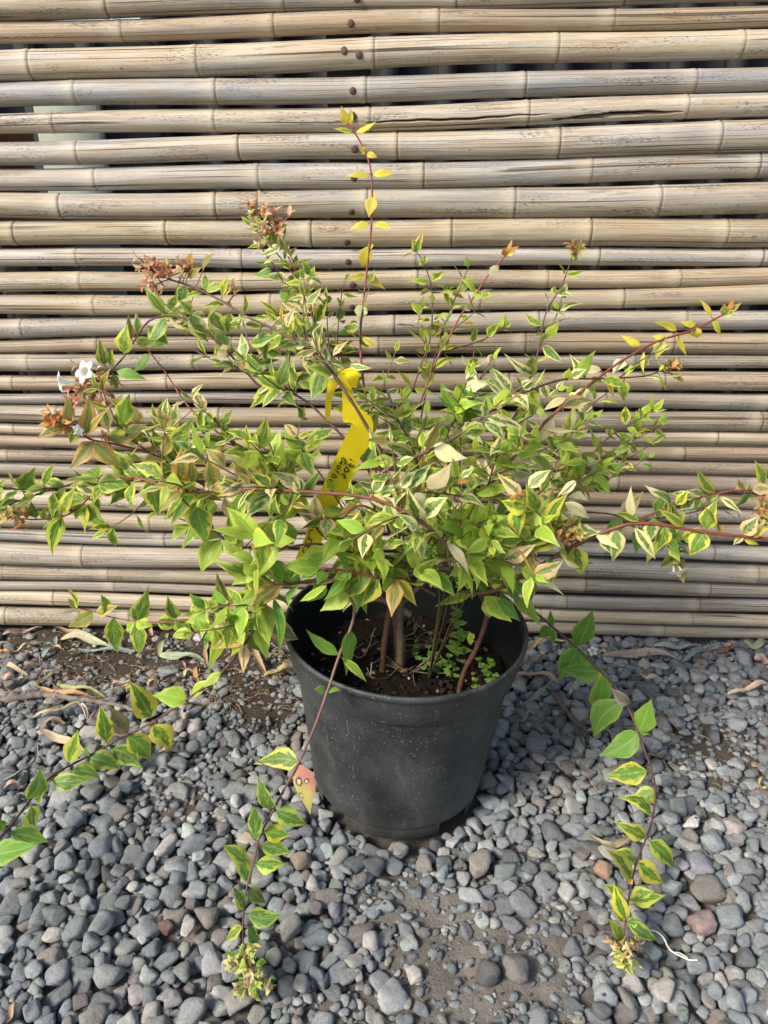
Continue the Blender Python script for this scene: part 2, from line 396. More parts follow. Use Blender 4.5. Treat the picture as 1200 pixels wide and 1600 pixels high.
def settle(x, y, a, b, c, yaw, rest=.72, sink=0.0, force=False):
    """rest an ellipsoid a x b x c on the height map; returns its centre height"""
    i0, i1 = max(0, int((x-a-HX0)/HC)), min(HN[0], int((x+a-HX0)/HC)+2)
    j0, j1 = max(0, int((y-a-HY0)/HC)), min(HN[1], int((y+a-HY0)/HC)+2)
    if i1-i0 < 2 or j1-j0 < 2: return None
    U, V = np.meshgrid(hx[i0:i1]-x, hy[j0:j1]-y, indexing='ij'); ca, sa = math.cos(yaw), math.sin(yaw)
    d2 = ((U*ca+V*sa)/a)**2+((-U*sa+V*ca)/b)**2; inn = d2 < .999
    if not inn.any(): return None
    und = c*np.sqrt(np.clip(1-d2, 0, 1))
    need = (HM[i0:i1, j0:j1]+und)[inn]
    z = np.quantile(need, rest)-sink
    return z, (slice(i0, i1), slice(j0, j1)), inn, und
def commit(z, sl, inn, und):
    H = HM[sl]; H[inn] = np.maximum(H[inn], (z+und)[inn])
PALETTE = [((.215, .240, .257), .42), ((.135, .152, .168), .20), ((.310, .330, .335), .18), ((.228, .215, .198), .08), ((.185, .165, .162), .03), ((.39, .385, .365), .06)]
def stone_colour():
    u = rng.random(); acc = 0
    for c, w in PALETTE:
        acc += w
        if u < acc: break
    return np.array(c)*rng.uniform(.75, 1.3)*(1+rng.normal(size=3)*.03)
def stone_into(mb, x, y, z, a, b, c, yaw, tilt, col, level):
    v = SV[level][rng.integers(len(SHAPES))]; tri = ico(level)[1]
    v = (v@rotz(rng.uniform(0, 6.28)).T)*np.array([a, b, c])
    v = v@(rotz(yaw)@rotx(tilt)).T+np.array([x, y, z])
    mb.add(v, None, tri, col=np.r_[col, 1.0])
KEEP = []
# single stones that stand out: (px, py, long px, short px, angle, colour, label)
for (px, py, L, B, an, col, lab) in (
    (1083, 1281, 40, 17, 25, (.90, .88, .88), 'bright white elongated stone chip, the whitest stone on the gravel'),
    (1102, 1432, 42, 30, 5, (.30, .225, .215), 'smooth pinkish stone near the right edge below a big squarish brown stone'),
    (1101, 1383, 52, 36, -8, (.20, .185, .165), 'big squarish grey-brown stone beside the right hand trailing stem'),
    (946, 1349, 26, 26, 0, (.33, .22, .15), 'small round rusty orange stone just left of the trailing stem with yellow edged leaves'),
    (750, 1343, 40, 32, -20, (.27, .245, .215), 'pale tan squarish stone on soil below the right side of the pot'),
    (292, 1446, 32, 17, 80, (.50, .46, .40), 'upright cream shard of stone among dark gravel left of the hanging stem'),
    (451, 1443, 38, 36, 10, (.27, .265, .25), 'round speckled light grey stone just right of the hanging stem tip'),
    (166, 1518, 50, 34, 60, (.26, .275, .28), 'pale blue-grey stone with a flat cut face near the lower left corner'),
    (322, 1425, 46, 32, -60, (.21, .195, .175), 'smooth oval brown-grey stone left of the hanging stem, standing taller than its neighbours'),
    (807, 1512, 48, 36, 70, (.20, .19, .175), 'flat angular grey stone lying in the bare dirt at the bottom'),
    (760, 1515, 44, 36, -10, (.10, .10, .105), 'dark faceted stone in the dirt touching a flat grey one'),
    (647, 1511, 24, 24, 0, (.46, .42, .39), 'small whitish stone at the left edge of the bare dirt'),
    (376, 1556, 48, 32, 35, (.30, .285, .27), 'pale angular stone under the flower cluster at the hanging stem tip'),
    (257, 1441, 26, 15, -30, (.13, .07, .055), 'flat reddish-brown stone flake left of the hanging stem'),
    (471, 1335, 30, 26, 75, (.25, .20, .155), 'light brown oval stone in front of the left foot of the pot')):
    p = on_ground(px, py, .004); m = mpp(px, py, p[1]); a, b = L*m/2, B*m/2/.80; c = min(a, b)*.72
    s = settle(p[0], p[1], a, b, c, math.radians(an), .9); z = max(s[0], -.003); commit(z, *s[1:]); KEEP.append((p[0], p[1], a, b))
    q = MB(); stone_into(q, p[0], p[1], z, a, b, c, math.radians(an), 0, np.array(col), 3)
    tag(q.build('stone', M_stone), lab, 'stone', 'stones that stand out on the gravel')
grav = MB(); n_st = 0
for stage, (n, lo, hi, cand) in enumerate(((3000, .0094, .0158, 5), (5600, .0068, .0112, 6), (8500, .0038, .0070, 5), (5000, .0020, .0038, 3))):
    for _ in range(n):
        best = None
        a = rng.uniform(lo, hi); b = a*rng.uniform(.60, .98); c = b*rng.uniform(.50, .88)
        if rng.random() < .86: x0, y0 = rng.uniform(-.74, .74), rng.uniform(.36, 1.105)
        else: x0, y0 = rng.uniform(-1.1, 1.1), rng.uniform(.32, 1.105)
        pt = PATCH[min(int((x0-HX0)/HC), HN[0]-1), min(max(int((y0-HY0)/HC), 0), HN[1]-1)]
        if rng.random() < (1-(1-min(pt*1.12, 1))**2 if stage < 2 else pt*.8): continue
        for _c in range(cand):
            x, y = x0+rng.normal()*.013, y0+rng.normal()*.013
            if y > 1.092-.037*x: continue
            rr = math.hypot(x-.02, y-.763)
            if rr < .1035+a*.55: continue
            if any((x-kx)**2+(y-ky)**2 < (ka*.85+a*.7)**2 for kx, ky, ka, kb in KEEP): continue
            yaw = rng.uniform(0, 3.14)
            s = settle(x, y, a, b, c, yaw, .62 if stage < 2 else .5, sink=pt*c*1.0)
            if s is None: continue
            ii, jj = min(int((x-HX0)/HC), HN[0]-1), min(max(int((y-HY0)/HC), 0), HN[1]-1)
            score = s[0]-c-BASE[ii, jj]
            if best is None or score < best[0]: best = (score, x, y, yaw, s)
        if best is None: continue
        if best[0] > (.0075, .009, .0065, .004)[stage]: continue
        _, x, y, yaw, s = best
        commit(*s)
        near = -.66 < x < .66 and .42 < y
        stone_into(grav, x, y, s[0], a, b, c, yaw, rng.normal()*.22, stone_colour(), 3 if (a > .0075 and near) else 2); n_st += 1
print('stones', n_st)
tag(grav.build('gravel', M_stone), 'loose grey and bluish gravel covering the ground', 'gravel', kind='stuff')
def ground_top(x, y):
    i, j = int((x-HX0)/HC), int((y-HY0)/HC)
    i = min(max(i, 1), HN[0]-2); j = min(max(j, 1), HN[1]-2)
    return HM[i-1:i+2, j-1:j+2].max()
# crumbs of soil and grit on the bare patches
crumb = MB()
for _ in range(2600):
    x, y = rng.uniform(-.7, .7), rng.uniform(.42, 1.08); ii, jj = int((x-HX0)/HC), int((y-HY0)/HC)
    if rng.random() > PATCH[ii, jj]*1.2 or math.hypot(x-.02, y-.763) < .115: continue
    a = rng.uniform(.0008, .0026)
    stone_into(crumb, x, y, HM[ii, jj]+a*.3, a, a*.8, a*.7, 0, 0, np.array((.075, .062, .050))*rng.uniform(.6, 1.6), 2)
tag(crumb.build('soil_crumbs', M_stone), 'crumbs of brown soil and grit on the bare ground', 'soil', kind='stuff')

# ------------------------------------------------------------------ bamboo fence
FY0, FK = 1.092, -.037
def on_fence(px, py):
    a, b = (px-600)/FPX, (800-py)/FPX; dy = CP+b*SP; dz = -SP+b*CP
    k = FY0/(dy-FK*a); return np.array([a*k, dy*k, CAMH+dz*k])
# top and bottom edge of each cane at px 16, 540, 1184 (None: straight between), x of its nodes
CANES = [
 ((-14, 30), (-22, 18), (-34, 7.5), (165, 440, 708, 970)),
 ((33, 69), (21, 57), (8, 42), (188, 424, 680, 953)),
 ((79, 128), (63, 111), (43, 90), (46, 306, 580, 865, 1153)),
 ((130, 170), (119, 161), (100, 141), (117, 335, 568, 815, 1080)),
 ((177, 209), (164, 204), (143, 184), (82, 332, 574, 820, 1066)),
 ((220, 258), (209, 252), (187, 238), (120, 370, 616, 867, 1115)),
 ((262, 297), (254, 293), (240, 280), (146, 401, 657, 918, 1177)),
 ((300, 341), (295, 341), (287, 337), (94, 335, 570, 798, 1022)),
 ((344, 382), (343, 387), (339, 384), (23, 258, 483, 700, 915, 1127)),
 ((387, 416), (389, 418), (386, 414), (118, 375, 645, 930)),
 ((428, 458), (423, 453), (416, 444), (125, 376, 648, 850, 1057)),
 ((461, 491), (455, 487), (445, 478), (147, 420, 745, 968)),
 ((497, 529), (490, 521), (484, 515), (34, 330, 612, 835, 1065)),
 ((530, 550), (523, 552), (517, 552), (150, 360, 588, 815, 1045)),
 ((551, 579), (554, 579), (554, 575), (45, 300, 767, 985)),
 ((585, 610), None, (578, 610), (20, 260, 520, 790, 1030)),
 ((612, 629), None, (613, 640), (210, 460, 720, 940, 1195)),
 ((632, 661), None, (643, 675), (90, 340, 600, 890, 1180)),
 ((661, 678), None, (675, 697), (240, 500, 800, 1113)),
 ((679, 700), None, (697, 719), (160, 420, 640, 880, 1063)),
 ((701, 721), None, (720, 742), (12, 250, 510, 760, 1010)),
 ((721, 742), None, (745, 770), (180, 430, 700, 960)),
 ((747, 762), None, (771, 794), (60, 330, 580, 850, 1100)),
 ((765, 795), None, (794, 818), (25, 290, 540, 800, 1070)),
 ((795, 823), None, (820, 847), (234, 480, 760, 990)),
 ((824, 844), None, (851, 877), (75, 256, 500, 750, 941, 1108)),
 ((845, 881), None, (879, 908), (130, 390, 640, 910, 1176)),
 ((879, 905), None, (910, 934), (5, 169, 430, 700, 910, 1103)),
 ((905, 921), None, (935, 957), (178, 420, 660, 880, 1087)),
 ((921, 945), None, (959, 978), (84, 345, 600, 840, 1075)),
 ((945, 974), None, (980, 998), (10, 202, 455, 700, 1032)),
]
NAILS = {0: [(558, 1)], 1: [(549, 39)], 2: [(539, 82), (562, 88)], 3: [(552, 143)], 4: [(551, 182)], 5: [(555, 233)], 6: [(554, 277)], 7: [(550, 329)], 8: [(543, 376)],
         9: [(545, 407)], 10: [(552, 443)], 11: [(551, 477)], 12: [(553, 503)], 13: [(553, 543)], 14: [(556, 567)], 15: [(556, 596)], 17: [(558, 652)], 19: [(558, 697)], 23: [(560, 792)], 26: [(562, 880)]}
fence = thing('bamboo_fence', (0, FY0, 0), 'weathered fence of horizontal bamboo canes nailed to posts behind the potted shrub', 'fence')
def edge(px, t, b):
    """centre and radius of a cylinder on the fence plane seen between pixel rows t and b"""
    T, B = on_fence(px, t), on_fence(px, b)
    a1 = math.atan2(T[2]-CAMH, T[1]); a2 = math.atan2(B[2]-CAMH, B[1]); am = (a1+a2)/2
    C = on_fence(px, (t+b)/2); d = C[1]/math.cos(am); r = d*math.sin((a1-a2)/2)
    return np.array([C[0], C[1], CAMH+C[1]*math.tan(am)]), r
def cane(ctrl, rads, nodes_x, seed, split=False, tint=None):
    ctrl = np.asarray(ctrl); o = ctrl[:, 0].argsort(); ctrl = ctrl[o]; rads = np.asarray(rads)[o]
    r = np.random.default_rng(seed)
    xs = np.arange(-1.12, 1.121, .009 if not split else .004)
    for nx in nodes_x: xs = np.r_[xs, nx+np.array([-.012, -.007, -.004, -.0015, .0, .0015, .003, .0042, .0054, .0066, .008, .011, .016])]
    xs = np.unique(np.round(xs, 5))
    def q3(c):      # quadratic through the measured points, straight beyond
        co = np.polyfit(ctrl[:, 0], c, min(2, len(c)-1)); x = np.clip(xs, -.75, .75); y = np.polyval(co, x)
        return y+np.polyval(np.polyder(co), x)*(xs-x)
    zc = q3(ctrl[:, 2]); yc = FY0+FK*xs; rr = np.interp(xs, ctrl[:, 0], rads)
    zc = zc+.0014*np.sin(xs*11+r.uniform(0, 6))+.0012*np.sin(xs*4.3+r.uniform(0, 6)); yc = yc+.0018*np.sin(xs*7+r.uniform(0, 6))
    rid = np.zeros_like(xs); gr = np.zeros_like(xs); pale = np.zeros_like(xs)
    for nx in nodes_x:
        d = xs-nx; rid += .034*np.exp(-(d/.0035)**2)+.014*np.exp(-((d-.008)/.004)**2)+.012*np.exp(-(d/.03)**2); gr += np.exp(-((d-.0042)/.0011)**2)*r.uniform(.45, 1.0); pale += np.exp(-((d+.008)/.010)**2)*.8
    rr = rr*(1+rid-.06*gr+.028*np.sin(xs*5+r.uniform(0, 6))+.015*np.sin(xs*13+r.uniform(0, 6)))
    na = 40 if not split else 120
    an = np.linspace(0, 2*np.pi, na+1)          # seam at the back
    A = an[None]+0*xs[:, None]
    lop = 1+.025*np.cos(2*A+r.uniform(0, 6))+.012*np.cos(3*A+xs[:, None]*2)
    R = rr[:, None]*lop; nd3 = np.zeros((len(xs), na+1, 3)); nd3[..., 0] = gr[:, None]; nd3[..., 2] = pale[:, None]
    if split:
        # torn open along its middle: angle 0 at the back, pi at the front; below pi is the underside
        for (x0, x1, w, dep, slope, dv) in ((-.03, .205, .17, .0045, .10, .25), (.20, .37, .34, .010, 1.4, .55)):
            f = np.clip((xs-x0)/(x1-x0), 0, 1); env = np.sin(np.pi*f)**.7*((xs > x0) & (xs < x1))
            mid = np.pi-dv+slope*(xs-(x0+x1)/2)*1.2; mid = mid+.03*np.sin(xs*160)+.05*np.sin(xs*47)
            k = np.exp(-((A-mid[:, None])/(w*env[:, None]*.55+1e-3))**4)*env[:, None]**.3
            R = R-dep*k; nd3[..., 1] = np.maximum(nd3[..., 1], np.clip(k*1.25, 0, 1))
    V = np.stack([xs[:, None]+0*A, yc[:, None]+R*np.cos(A), zc[:, None]-R*np.sin(A-np.pi*0)*1.0], -1)
    # angle 0 -> +y (back); pi -> front
    m = len(xs); n = na+1; i = np.arange(m-1)[:, None]*n; j = np.arange(na)[None]
    q = np.stack([i+j, i+j+1, i+n+j+1, i+n+j], -1).reshape(-1, 4)
    bv = np.stack([xs[:, None]+0*A, A, np.full_like(A, seed*3.7)], -1)
    if tint is None: tint = np.array([1, 1, 1])*r.uniform(.76, 1.18)*(1+np.array([.04, 0, -.08])*r.normal())
    mb = MB(); mb.add(V.reshape(-1, 3), q, bv=bv.reshape(-1, 3), nd=nd3.reshape(-1, 3), ct=np.r_[tint, 1.0])
    return mb
for k, (l, mdl, rgt, nodes) in enumerate(CANES):
    pts = [edge(16, *l)]+([edge(540, *mdl)] if mdl else [])+[edge(1184, *rgt)]
    nxs = []
    ym = lambda px: np.interp(px, [16, 1184], [sum(l)/2, sum(rgt)/2])
    for px in nodes: nxs.append(on_fence(px, ym(px))[0])
    sp = .215; nxs += [nxs[0]-sp*i for i in (1, 2)]+[nxs[-1]+sp*i for i in (1, 2)]
    grow = 1.0-.025*min(1, k/25)
    o = cane([p[0] for p in pts], [p[1]*grow for p in pts], nxs, k+1, split=(k == 4),
             tint=np.array({13: (.78, .70, .6), 15: (.9, .82, .72), 19: (.8, .72, .64), 20: (.72, .68, .62), 22: (.85, .76, .64), 10: (1.02, .95, .84), 1: (.95, .85, .74), 21: (.74, .70, .66)}[k]) if k in (13, 15, 19, 20, 22, 10, 1, 21) else None).build('bamboo_cane', M_bamboo, fence)
    if k == 4: o['label'] = 'bamboo cane split open by a long dark crack'
    if k == 2: o['label'] = 'thickest bamboo cane of the fence'
    for (px, py) in NAILS.get(k, []):
        c = on_fence(px, py); C, R = edge(px, np.interp(px, [16, 1184], [l[0], rgt[0]]), np.interp(px, [16, 1184], [l[1], rgt[1]]))
        cc = np.interp(c[0], [p[0][0] for p in pts], [p[0][2] for p in pts]); rad = np.interp(c[0], [p[0][0] for p in pts], [p[1] for p in pts])*grow
        s = np.clip((c[2]-cc)/rad, -.6, .6); nv = np.array([0, -math.sqrt(1-s*s), s])
        org = np.array([c[0], FY0+FK*c[0], cc])+nv*(rad*1.03+.0008)
        q = MB(); hr = .0046*rng.uniform(.92, 1.08)
        prof = np.array([[.0016, -.006], [.0016, -.0004], [hr*.96, -.0004], [hr, .0003], [hr*.93, .0010], [hr*.6, .0017], [0.0001, .0019]])
        ax = Vector(nv); from_z = ax.to_track_quat('Z', 'Y').to_matrix().to_4x4(); from_z.translation = Vector(org)
        lathe(q, prof, 20, from_z, col=np.array([.075, .042, .034, 1.0])*np.r_[np.full(3, rng.uniform(.8, 1.25)), 1])
        nl = q.build('nail', M_nail); nl.parent = o
# two more canes above the frame, so the fence does not stop at the picture's edge
top = edge(600, -22, 18)[0][2]
for k in range(3):
    z = top+.038*(k+1); q = cane([(-.6, FY0, z), (.6, FY0, z+.012)], [.0185, .0185], [-.7+.05*k, -.45, -.2, .05, .3, .55, .8], 60+k)
    q.build('bamboo_cane', M_bamboo, fence)
for x in (-.93, -.045, .86):
    q = MB(); box(q, (x-.028, FY0+FK*x+.030, -.05), (x+.028, FY0+FK*x+.075, 1.04)); q.build('post', M_post, fence)

# ------------------------------------------------------------------ what shows through the gaps behind the fence
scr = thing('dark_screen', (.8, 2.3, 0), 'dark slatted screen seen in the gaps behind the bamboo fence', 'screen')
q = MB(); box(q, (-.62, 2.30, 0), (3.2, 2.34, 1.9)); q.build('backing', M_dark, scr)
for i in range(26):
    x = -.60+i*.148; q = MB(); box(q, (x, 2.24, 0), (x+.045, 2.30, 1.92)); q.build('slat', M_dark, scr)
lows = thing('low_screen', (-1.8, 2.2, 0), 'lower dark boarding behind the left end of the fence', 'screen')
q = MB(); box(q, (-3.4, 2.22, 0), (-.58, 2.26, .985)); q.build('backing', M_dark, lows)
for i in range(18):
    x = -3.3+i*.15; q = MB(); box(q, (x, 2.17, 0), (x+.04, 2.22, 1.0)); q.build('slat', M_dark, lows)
bd = MB(); box(bd, (-.655, 1.62, 0), (-.535, 1.645, .825)); tag(bd.build('pale_board', M_pale), 'pale greenish board standing behind the left of the fence', 'board')
bench = thing('potting_bench', (-.95, 1.45, 0), 'grey timber bench behind the left end of the fence', 'bench')
q = MB(); box(q, (-1.5, 1.33, .60), (-.58, 1.60, .64)); q.build('bench_top', M_post, bench)
for x in (-1.46, -.64):
    for y in (1.35, 1.54): q = MB(); box(q, (x, y, 0), (x+.04, y+.04, .60)); q.build('leg', M_post, bench)
tp = MB(); lathe(tp, [(.0001, .64), (.045, .64), (.062, .745), (.070, .745), (.073, .785), (.064, .787), (.058, .70), (.0001, .70)], 48,
                 __import__('mathutils').Matrix.Translation((-.665, 1.44, 0)), col=(.42, .17, .085, 1))
tag(tp.build('terracotta_pot', M_terra), 'orange terracotta pot glimpsed through the fence at the left edge', 'pot')

# ------------------------------------------------------------------ pot
PC = np.array([.0165, .763, 0.0]); TILT = math.radians(2.2)
from mathutils import Matrix
PM = Matrix.Translation(Vector(PC)) @ Matrix.Rotation(TILT, 4, 'Y')
pot = thing('plant_pot', PC, 'large black plastic nursery pot with dusty speckles holding the shrub', 'pot')
prof = [(.0001, .020), (.090, .020), (.098, .0145), (.1035, .0150), (.1072, .0185), (.1090, .0245), (.1130, .060), (.1188, .115), (.1240, .165), (.1268, .1925), (.1280, .1950), (.1312, .1965), (.1326, .1985), (.1345, .210), (.1370, .226),
        (.1378, .2305), (.1396, .2318), (.1406, .2345), (.1406, .2372), (.1394, .2390), (.1374, .2392), (.1362, .2375), (.1348, .222), (.1318, .2005), (.1255, .195), (.1180, .115), (.1100, .040), (.0001, .040)]
# the pot keeps its own axes so that its dust is laid out round it
def in_pot(mb, name, mat, parent, pm=PM):
    o = mb.build(name, mat); o.parent = parent; o.rotation_euler = (0, TILT, 0); return o
prof = [(r*(1.0 if z < .1 else 1+.018*min(1, (z-.1)/.1)), z) for r, z in prof]
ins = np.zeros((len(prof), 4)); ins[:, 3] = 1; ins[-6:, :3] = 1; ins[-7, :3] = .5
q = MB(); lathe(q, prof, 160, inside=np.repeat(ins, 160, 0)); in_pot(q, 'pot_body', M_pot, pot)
for a0 in (-128, -38, 52, 142):
    q = MB(); a1, a2 = math.radians(a0), math.radians(a0+66)
    lathe(q, [(.080, .021), (.080, .001), (.084, -.002), (.1015, -.002), (.1045, .0005), (.1055, .021)], 24, None, a1, a2, inside=(0, 0, 0, 1))
    in_pot(q, 'foot', M_pot, pot)
# potting mix inside
SOILZ = .172
n = 90; rr = np.linspace(0, 1, 40); aa = np.linspace(0, 2*np.pi, n, endpoint=False)
RR, AA = np.meshgrid(rr, aa, indexing='ij'); xx, yy = RR*.1235*np.cos(AA), RR*.1235*np.sin(AA)
zz = SOILZ+.008*(noise2(xx*45+3, yy*45+8, 21)-.5)+.005*(noise2(xx*160, yy*160, 22)-.5)
V = np.stack([xx, yy, zz], -1).reshape(-1, 3); V = V@np.array(PM.to_3x3()).T+np.array(PM.translation)
i = np.arange(39)[:, None]*n; j = np.arange(n)[None]
q = MB(); q.add(V, np.stack([i+j, i+(j+1) % n, i+n+(j+1) % n, i+n+j], -1).reshape(-1, 4))
tag(q.build('potting_soil', M_mix), 'dark crumbly potting soil inside the black pot', 'soil', kind='stuff')
def pot_pt(x, y, z): return np.array(PM @ Vector((x, y, z)))
q = MB()
for _ in range(420):
    r_, a_ = .118*math.sqrt(rng.random()), rng.uniform(0, 6.28); a = rng.uniform(.0012, .0042)
    p = pot_pt(r_*math.cos(a_), r_*math.sin(a_), SOILZ+.002)
    u = rng.random(); col = np.array((.018, .013, .010)) if u < .86 else (np.array((.16, .11, .07)) if u < .95 else np.array((.30, .29, .27)))
    if u > .95: a *= .5
    stone_into(q, *p, a*rng.uniform(.8, 1.8), a, a*.7, rng.uniform(0, 6), rng.normal()*.3, col*rng.uniform(.6, 1.4), 2)
tag(q.build('soil_bits', M_bark), 'bits of bark and perlite on the potting soil', 'soil', kind='stuff')

# ------------------------------------------------------------------ leaves
def rv(c, s=.12): c = np.array(c, float); return np.clip(c*(1+rng.normal()*s)*(1+rng.normal(size=3)*s*.35), .005, .95)
def palette(k):
    if k == 'G': return rv((.135, .255, .034)), rv((.53, .58, .090)), rng.uniform(.35, .78), rng.choice([.3, .9])
    if k == 'g': return rv((.105, .220, .040)), rv((.40, .50, .075)), rng.uniform(.45, .82), rng.choice([.3, .8])
    if k == 'YG': return rv((.120, .250, .030)), rv((.58, .57, .075)), rng.uniform(.35, .75), rng.choice([.4, 1.0])
    if k == 'C': return rv((.130, .250, .050)), rv((.74, .71, .32)), rng.uniform(.28, .68), rng.choice([.4, .9])
    if k == 'P': return rv((.140, .220, .065)), rv((.76, .55, .28)), rng.uniform(.2, .6), rng.choice([.4, .9])
    if k == 'W': return rv((.52, .56, .20)), rv((.78, .73, .40)), rng.uniform(-.3, .1), .3
    if k == 'L': return rv((.300, .460, .048)), rv((.47, .56, .080)), rng.uniform(.3, .9), .4
    if k == 'D': return rv((.150, .320, .042)), rv((.27, .43, .065)), rng.uniform(.5, .95), .3
    if k == 'Y': return rv((.66, .58, .070)), rv((.74, .62, .075)), rng.uniform(.2, .7), .3
    if k == 'O': return rv((.210, .230, .055)), rv((.56, .35, .10)), rng.uniform(.42, .80), rng.choice([.3, .8])
    if k == 'Q': return rv((.42, .30, .07)), rv((.62, .27, .07)), rng.uniform(.1, .5), .4      # bronze shoot tips
    if k == 'S': return rv((.15, .18, .07)), rv((.42, .32, .16)), rng.uniform(.2, .5), .9      # sickly
    if k == 'X': return rv((.36, .30, .21)), rv((.45, .37, .26)), rng.uniform(.2, .7), .5      # dead
    raise KeyError(k)
LT = np.array([0, .05, .12, .21, .31, .42, .54, .66, .78, .89, 1.0])
LWID = np.array([.05, .32, .64, .89, 1.0, .96, .82, .61, .37, .16, .010])
LX = np.array([-1, -.66, -.33, 0, .33, .66, 1.0])
def leaf(mb, B, T, w, pal, up=None, arch=None, fold=None, curl=None):
    B, T = np.asarray(B, float), np.asarray(T, float)
    L = T-B; ln = np.linalg.norm(L); d = L/ln
    if up is None: up = np.array([0, -.75, .75])
    up = np.asarray(up, float); N = up-d*np.dot(up, d)
    if np.linalg.norm(N) < 1e-3: N = np.cross(d, (1, 0, 0))
    N = nrm(N); Sd = np.cross(d, N)
    arch = rng.normal(.07, .07) if arch is None else arch
    fold = rng.uniform(.03, .42) if fold is None else fold
    curl = rng.normal(0, .05) if curl is None else curl
    asym = 1+rng.normal()*.06; ph = rng.uniform(0, 6.28); pk = rng.uniform(.85, 1.15)
    tt = LT[:, None]; X = LX[None]
    wd = np.interp(LT**pk, LT, LWID)[:, None]*w/2*(1+.05*np.sin(LT*19+ph))[:, None]
    s = wd*X*np.where(X < 0, asym, 2-asym)
    h = np.abs(s)*fold*.9 - np.abs(X)**2.2*wd*.18 + ln*arch*4*tt*(1-tt) + wd*.13*np.sin(tt*9+ph+X*1.5)*np.abs(X)
    side = ln*curl*np.sin(tt*math.pi)
    V = B+d*(ln*tt)[..., None]+Sd*(s+side)[..., None]+N*h[..., None]
    m, k = len(LT), len(LX); i = np.arange(m-1)[:, None]*k; j = np.arange(k-1)[None]
    q = np.stack([i+j, i+j+1, i+k+j+1, i+k+j], -1).reshape(-1, 4)
    c, e, wid, spl = palette(pal); sd = rng.random()
    lp = np.stack([np.broadcast_to(X, (m, k)), np.broadcast_to(tt, (m, k)), np.full((m, k), sd)], -1)
    mb.add(V.reshape(-1, 3), q, lp=lp.reshape(-1, 3), cen=np.r_[c, wid], mar=np.r_[e, spl])
TAGPOLY = [[(506, 590), (534, 585), (526, 662), (506, 662)], [(532, 585), (556, 588), (562, 650), (556, 700), (546, 728), (526, 766), (500, 784), (496, 770), (536, 665)], [(478, 812), (500, 812), (490, 870), (466, 884), (462, 866)]]
TAGY = .705
def hides_tag(P):
    for p in P:
        u = to_px(p)
        if p[1] < TAGY+.02 and any(inpoly(u[0], u[1], q) for q in TAGPOLY): return True
    return False

def sepal_cluster(mb, C, rad, n, cols, size, out=None, droop=0):
    """a tuft of small pointed sepals and buds round C"""
    for _ in range(n):
        c = C+rng.normal(size=3)*rad*.55; d = nrm(rng.normal(size=3)+(0 if out is None else np.asarray(out)*1.4))
        k = rng.integers(2, 5); col = np.array(cols[rng.integers(len(cols))])
        N0 = nrm(np.cross(d, rng.normal(size=3)))
        for a in range(k):
            ang = a/k*6.28+rng.normal()*.2
            e = nrm(d*.75+(N0*math.cos(ang)+np.cross(d, N0)*math.sin(ang))*.75)
            ln = size*rng.uniform(.7, 1.25); w = ln*rng.uniform(.30, .45); s = nrm(np.cross(e, d)); nn = np.cross(s, e)
            t = np.array([0, .2, .45, .7, .9, 1.0]); wd = np.array([.25, .7, 1, .85, .4, .03])*w/2
            X = np.array([-1, 0, 1.0])
            V = c+e*(ln*t)[:, None, None]+s*(wd[:, None]*X)[..., None]+nn*((np.abs(X)*wd[:, None]*.5)+(ln*.12*4*t*(1-t))[:, None])[..., None]
            i = np.arange(5)[:, None]*3; j = np.arange(2)[None]
            cc = np.clip(col*rng.uniform(.75, 1.25), .01, .9)
            mb.add(V.reshape(-1, 3), np.stack([i+j, i+j+1, i+4+j, i+3+j], -1).reshape(-1, 4), col=np.r_[cc, 1])
        if rng.random() < .35:
            v, t3 = ico(2); b = size*rng.uniform(.14, .22)
            mb.add(c+d*size*.3+v*np.array([b, b, b*1.3]), None, t3, col=np.r_[np.array((.45, .50, .16))*rng.uniform(.8, 1.2), 1])
        tube(mb, np.stack([C+(c-C)*u for u in (0, .5, 1)]), size*.06, 5, False, col=np.array((.30, .16, .08, 1)))
def corolla(mb, C, d, R, upv=(0, 0, 1), nop=5, roll=0.0):
    """white funnel flower: tube, throat and five rounded lobes; opens along d"""
    d = nrm(d); s = nrm(np.cross(d, upv)); u = np.cross(s, d)
    na = 60; a = np.arange(na+1)/na*2*np.pi
    lob = np.abs(np.cos(2.5*(a+roll)))**.55
    prof = [(-1.35, .10), (-1.0, .14), (-.6, .22), (-.3, .30), (-.08, .38), (.0, .46)]
    rows = [(z*R+0*a, r*R+0*a) for z, r in prof]
    for f in (.2, .4, .6, .8, .92, 1.0):
        ext = .46+f*(.02+.52*lob)*(1.0 if f < 1 else 1.0); rows.append((R*(.02+.10*f-.16*f*f)+0*a, R*ext))
    Z = np.array([x[0] for x in rows]); Rr = np.array([x[1] for x in rows])
    aa = a+0*Z; sc = np.clip((np.arange(len(rows))-5)/6, 0, 1)[:, None]
    # pinch the lobes so they are separate ovals
    aw = aa-sc*.05*np.sin(5*(aa+roll))
    V = C+d*Z[..., None]+s*(Rr*np.cos(aw))[..., None]+u*(Rr*np.sin(aw))[..., None]
    m, k = Z.shape; i = np.arange(m-1)[:, None]*k; j = np.arange(k-1)[None]
    col = np.zeros((m, k, 4)); col[...] = (.84, .85, .87, 1); col[:5] = (.80, .82, .70, 1)
    mb.add(V.reshape(-1, 3), np.stack([i+j, i+j+1, i+k+j+1, i+k+j], -1).reshape(-1, 4), col=col.reshape(-1, 4))

